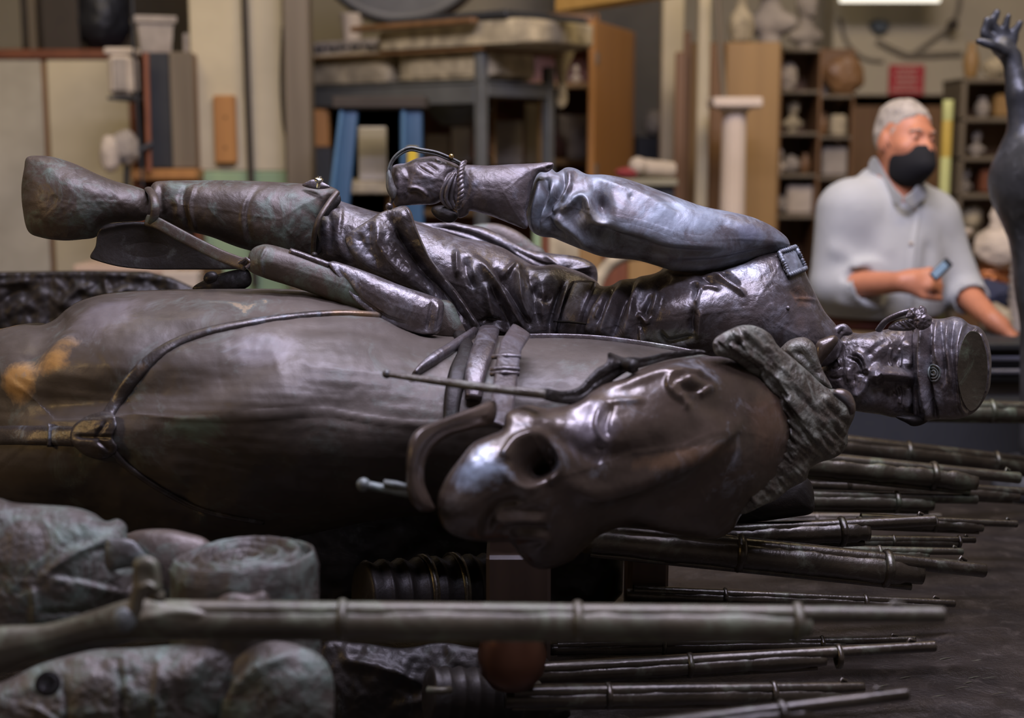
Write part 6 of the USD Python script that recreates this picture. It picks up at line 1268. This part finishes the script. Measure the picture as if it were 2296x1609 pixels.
# shirt
waist, chest, neck = pm(1972, 706, .06), pm(1992, 540, .05), pm(1998, 432, .06)
Rt = rotz(.25)
def shirt_f(p):
    q = (p - pm(1980, 600, .07)) @ Rt
    d = ellipsoid(q, (0, -.03, -.03), (.205, .165, .25))
    d = smin(d, ellipsoid((p - chest) @ Rt, (0, .02, .03), (.185, .125, .17)), .08)
    d = smin(d, capsule(p, sh_r + [.03, 0, -.01], sh_l + [-.04, 0, -.01], .085, .078), .07)
    d = smin(d, capsule(p, neck + [-.01, .01, -.03], neck + [-.01, .0, .045], .090, .070), .04)
    for sh in (sh_r + [.05, 0, .02], sh_l + [-.04, 0, .02]): d = smin(d, capsule(p, neck + [-.01, .02, .015], sh, .060, .070), .07)
    d = smin(d, ellipsoid((p - waist) @ Rt, (0, .0, .0), (.185, .145, .07)), .07)
    fr, fl = el_r + (wr_r - el_r) * .46, el_l + (wr_l - el_l) * .30
    for up, low, c, ax, r, k in ((capsule(p, sh_r + [.01, 0, 0], el_r + [.0, 0, .015], .092, .080), capsule(p, el_r, fr, .078, .066), fr, wr_r - el_r, .056, .05),
                                 (capsule(p, sh_l + [-.01, 0, -.01], el_l, .080, .066), capsule(p, el_l, fl, .066, .060), fl, wr_l - el_l, .050, .045)):
        ax = ax / np.linalg.norm(ax); t = (p - c) @ ax; rr = np.linalg.norm(p - c - t[:, None] * ax, axis=1)
        low = smax(smax(low, t - .012, .006), -np.maximum(rr - r, -(t + .03)), .006)
        d = smin(d, smin(up, low, .02), k)
    for a, b, w, hgt in ((pm(1870, 560, -.10), pm(1960, 600, -.14), .030, .010), (pm(1900, 615, -.14), pm(1975, 596, -.16), .022, -.014), (pm(1890, 680, -.12), pm(1970, 690, -.14), .025, .012), (pm(2050, 480, -.12), pm(2030, 640, -.16), .02, .008),
                         (pm(1930, 470, -.06), pm(1985, 560, -.10), .03, .007), (pm(2080, 560, -.08), pm(2060, 690, -.12), .025, -.010), (pm(1985, 660, -.16), pm(2060, 690, -.15), .02, .010), (pm(2110, 560, .0), pm(2170, 650, .0), .03, .009)):
        t = np.clip(((p - a) @ (b - a)) / ((b - a) @ (b - a)), 0, 1); r = np.linalg.norm(p - a - t[:, None] * (b - a), axis=1)
        d = d - hgt * np.exp(-(r / w)**2)
    d = d + .010 * (meshkit.fbm(p * np.array([9, 9, 7]), 3, 12) - .5)
    # open the cuffs and the neck, hem at the belt
    tn = hc + [-.01, .02, -.12]
    ax = np.array([.05, -.25, 1.0]); ax /= np.linalg.norm(ax); t = (p - neck) @ ax; rr = np.linalg.norm(p - neck - t[:, None] * ax, axis=1)
    d = np.where((rr < .2) & (p[:, 2] > neck[2]), smax(d, t - .066, .008), d)
    d = smax(d, -np.maximum(rr - .062, -(t - .0)), .006)
    return smax(d, waist[2] + .004 - p[:, 2], .01)
obj('shirt', nets(shirt_f, np.minimum.reduce([el_r - .16, waist - [.3, .3, .08]]), np.maximum.reduce([sh_r + .2, sh_l + .2, el_l + .2, wr_l + .05, neck + [0, 0, .12]]), .0095), shirt_m, man)
ax = np.array([.05, -.25, 1.0]); ax /= np.linalg.norm(ax)
ydepth = lambda Y: (lambda x, y: (Y(np.asarray(x, float)) - 0) / (FWD[1] + (H / 2 - np.asarray(y, float)) / F * UP[1]))
obj('collar', Sculpt([(1948, 376), (1953, 356), (1963, 352), (1974, 368), (1988, 394), (2008, 424), (2024, 442), (2014, 460), (1992, 446), (1966, 414)], ydepth(lambda x: 4.70 - .17 * np.clip((x - 1950) / 74, 0, 1)), k=.5, cap=5, step=3).mesh, shirt_m, man)
obj('collar', Sculpt([(2026, 444), (2044, 430), (2062, 410), (2074, 416), (2080, 438), (2062, 454), (2044, 466), (2032, 458)], ydepth(lambda x: 4.525 + .08 * np.clip((x - 2026) / 54, 0, 1)), k=.5, cap=5, step=3).mesh, shirt_m, man)
def shirt_front(px, py):
    """first hit of the shirt along the ray through a pixel."""
    D = np.linspace(4.2, 4.9, 240); p = U(px, py, D); v = shirt_f(p); i = np.argmax(v < 0); return p[i]
pk = np.array([shirt_front(x, y) for x, y in ((2052, 452), (2050, 490), (2044, 530), (2040, 570), (2036, 610), (2034, 650), (2034, 690))])
obj('placket', sweep(pk, .017, .004, (-.1, -1, .1), n=10, power=.5), shirt_m, man)
for x, y in ((2051, 470), (2042, 545), (2036, 622)): obj('button', lathe([(.0001, 0), (.006, 0), (.006, .003), (.0001, .003)], shirt_front(x, y) + [0, -.005, 0], 12, (0, -1, 0)), L + 'plaster', man)
def bnd(z, rx, ry): return [(p0[0], p0[1], z) for p0 in (np.c_[rx * np.cos(np.linspace(0, 2*np.pi, 41)), ry * np.sin(np.linspace(0, 2*np.pi, 41)), np.zeros(41)] @ Rt.T + waist)]
obj('belt', sweep(np.array(bnd(waist[2] - .016, .176, .141)), .004, .018, (0, 0, 1), n=8, cap=False), plain('belt_brown', (.11, .03, .02), rough=.5), man)
hip = waist + [0, .0, -.08]
def trouser_f(p):
    d = ellipsoid((p - hip) @ Rt, (0, 0, .0), (.178, .142, .15))
    for s in (-1, 1):
        h0 = hip + Rt @ np.array([.09 * s, 0, -.05]); k0 = np.array([h0[0] + .02 * s, h0[1] - .02, .50]); a0 = np.array([k0[0] + .01 * s, h0[1] + .03, .08])
        d = smin(d, smin(capsule(p, h0, k0, .095, .068), capsule(p, k0, a0, .070, .062), .03), .04)
    return smax(smax(d, p[:, 2] - (waist[2] + .0), .008), .05 - p[:, 2], .01)
obj('trousers', nets(trouser_f, [hip[0] - .3, hip[1] - .3, 0], [hip[0] + .3, hip[1] + .3, waist[2] + .02], .014), plain('khaki', (.38, .26, .12), rough=.85, vary=.1), man)
for s in (-1, 1):
    h0 = hip + Rt @ np.array([.09 * s, 0, -.05])
    obj('shoe', nets(lambda p: smax(smin(ellipsoid(p, (h0[0] + .03 * s, h0[1] - .06, .04), (.048, .13, .05)), capsule(p, (h0[0] + .03 * s, h0[1] + .03, .04), (h0[0] + .03 * s, h0[1] + .03, .09), .05, .045), .03), -p[:, 2], .004), [h0[0] - .15, h0[1] - .25, -.01], [h0[0] + .15, h0[1] + .15, .16], .01), M_dark, man)
ph = at(2110, 604, YM - .34)
pt = thing('phone', 'small dark phone with pale blue side in the man\'s right hand', 'phone', ph)
Rp = roty(-.75) @ rotz(.2)
obj('phone_body', obox(ph, (.075, .010, .032), Rp, .003), M_dgrey, pt, smooth=False)
obj('phone_face', obox(ph + Rp @ np.array([-.006, -.0062, .004]), (.055, .002, .022), Rp, .0008), plain('phone_blue', (.30, .45, .55), rough=.3), pt, smooth=False)

# ---------------------------------------------------------------- dark statue at the right edge
DS = 3.75
def ds(px, py, d=0.0): return U(px, py, DS + d)
B_statue = bronze('bronze_statue', dark=(.030, .032, .034), mid=(.075, .078, .082), amount=.2, pat=(.12, .125, .13), rough=.45, coat=.15)
sp_ = F / DS
wr = ds(2268, 130)
def statue_f(p):
    r = lambda px: px / sp_
    d = capsule(p, ds(2285, 210), wr, r(27), r(20))
    d = smin(d, capsule(p, ds(2300, 330, .04), ds(2285, 210), r(40), r(27)), .02)
    d = smin(d, capsule(p, wr, ds(2246, 104), r(20), r(23)), .015)
    for a, b, c, ra in (((2234, 96), (2206, 76), (2214, 44), 11), ((2244, 84), (2224, 52), (2236, 26), 10), ((2258, 84), (2254, 60), (2262, 34), 9), ((2272, 92), (2278, 66), (2290, 48), 9)):
        A, B, C = ds(*a), ds(*b, -.01), ds(*c, -.02)
        d = smin(d, np.minimum(capsule(p, A, B, r(ra * 1.15), r(ra)), capsule(p, B, C, r(ra), r(ra * .8))), .006)
    A, B, C = ds(2252, 116, -.02), ds(2222, 100, -.05), ds(2196, 92, -.05)
    d = smin(d, np.minimum(capsule(p, A, B, r(13), r(11)), capsule(p, B, C, r(11), r(9))), .006)
    d = smin(d, ellipsoid(p, ds(2310, 400, .03), (r(78), .16, r(100))), .05)
    d = smin(d, capsule(p, ds(2318, 410, .05), ds(2365, 640, .05), r(80), r(78)), .06)
    d = smin(d, capsule(p, ds(2365, 640, .05), ds(2362, 1000, .05), r(74), r(74)), .05)
    return d + .004 * (meshkit.fbm(p * 30, 3, 2) - .5)
sx_ = U(2300, 400, DS)
stt = thing('dark_statue', 'dark bronze standing figure with one raised arm at the right edge', 'statue', (sx_[0], sx_[1], .55))
obj('figure', nets(statue_f, sx_ - [.18, .3, .85], sx_ + [.28, .3, .52], .0085), B_statue, stt)
zbot = sx_[2] - .84
obj('plinth', lathe([(.0001, .545), (.13, .545), (.13, .60), (.10, .62), (.095, max(zbot + .02, .66)), (.0001, max(zbot + .02, .66))], [U(2345, 900, DS + .05)[0], U(2345, 900, DS + .05)[1], 0], 30), B_statue, stt)
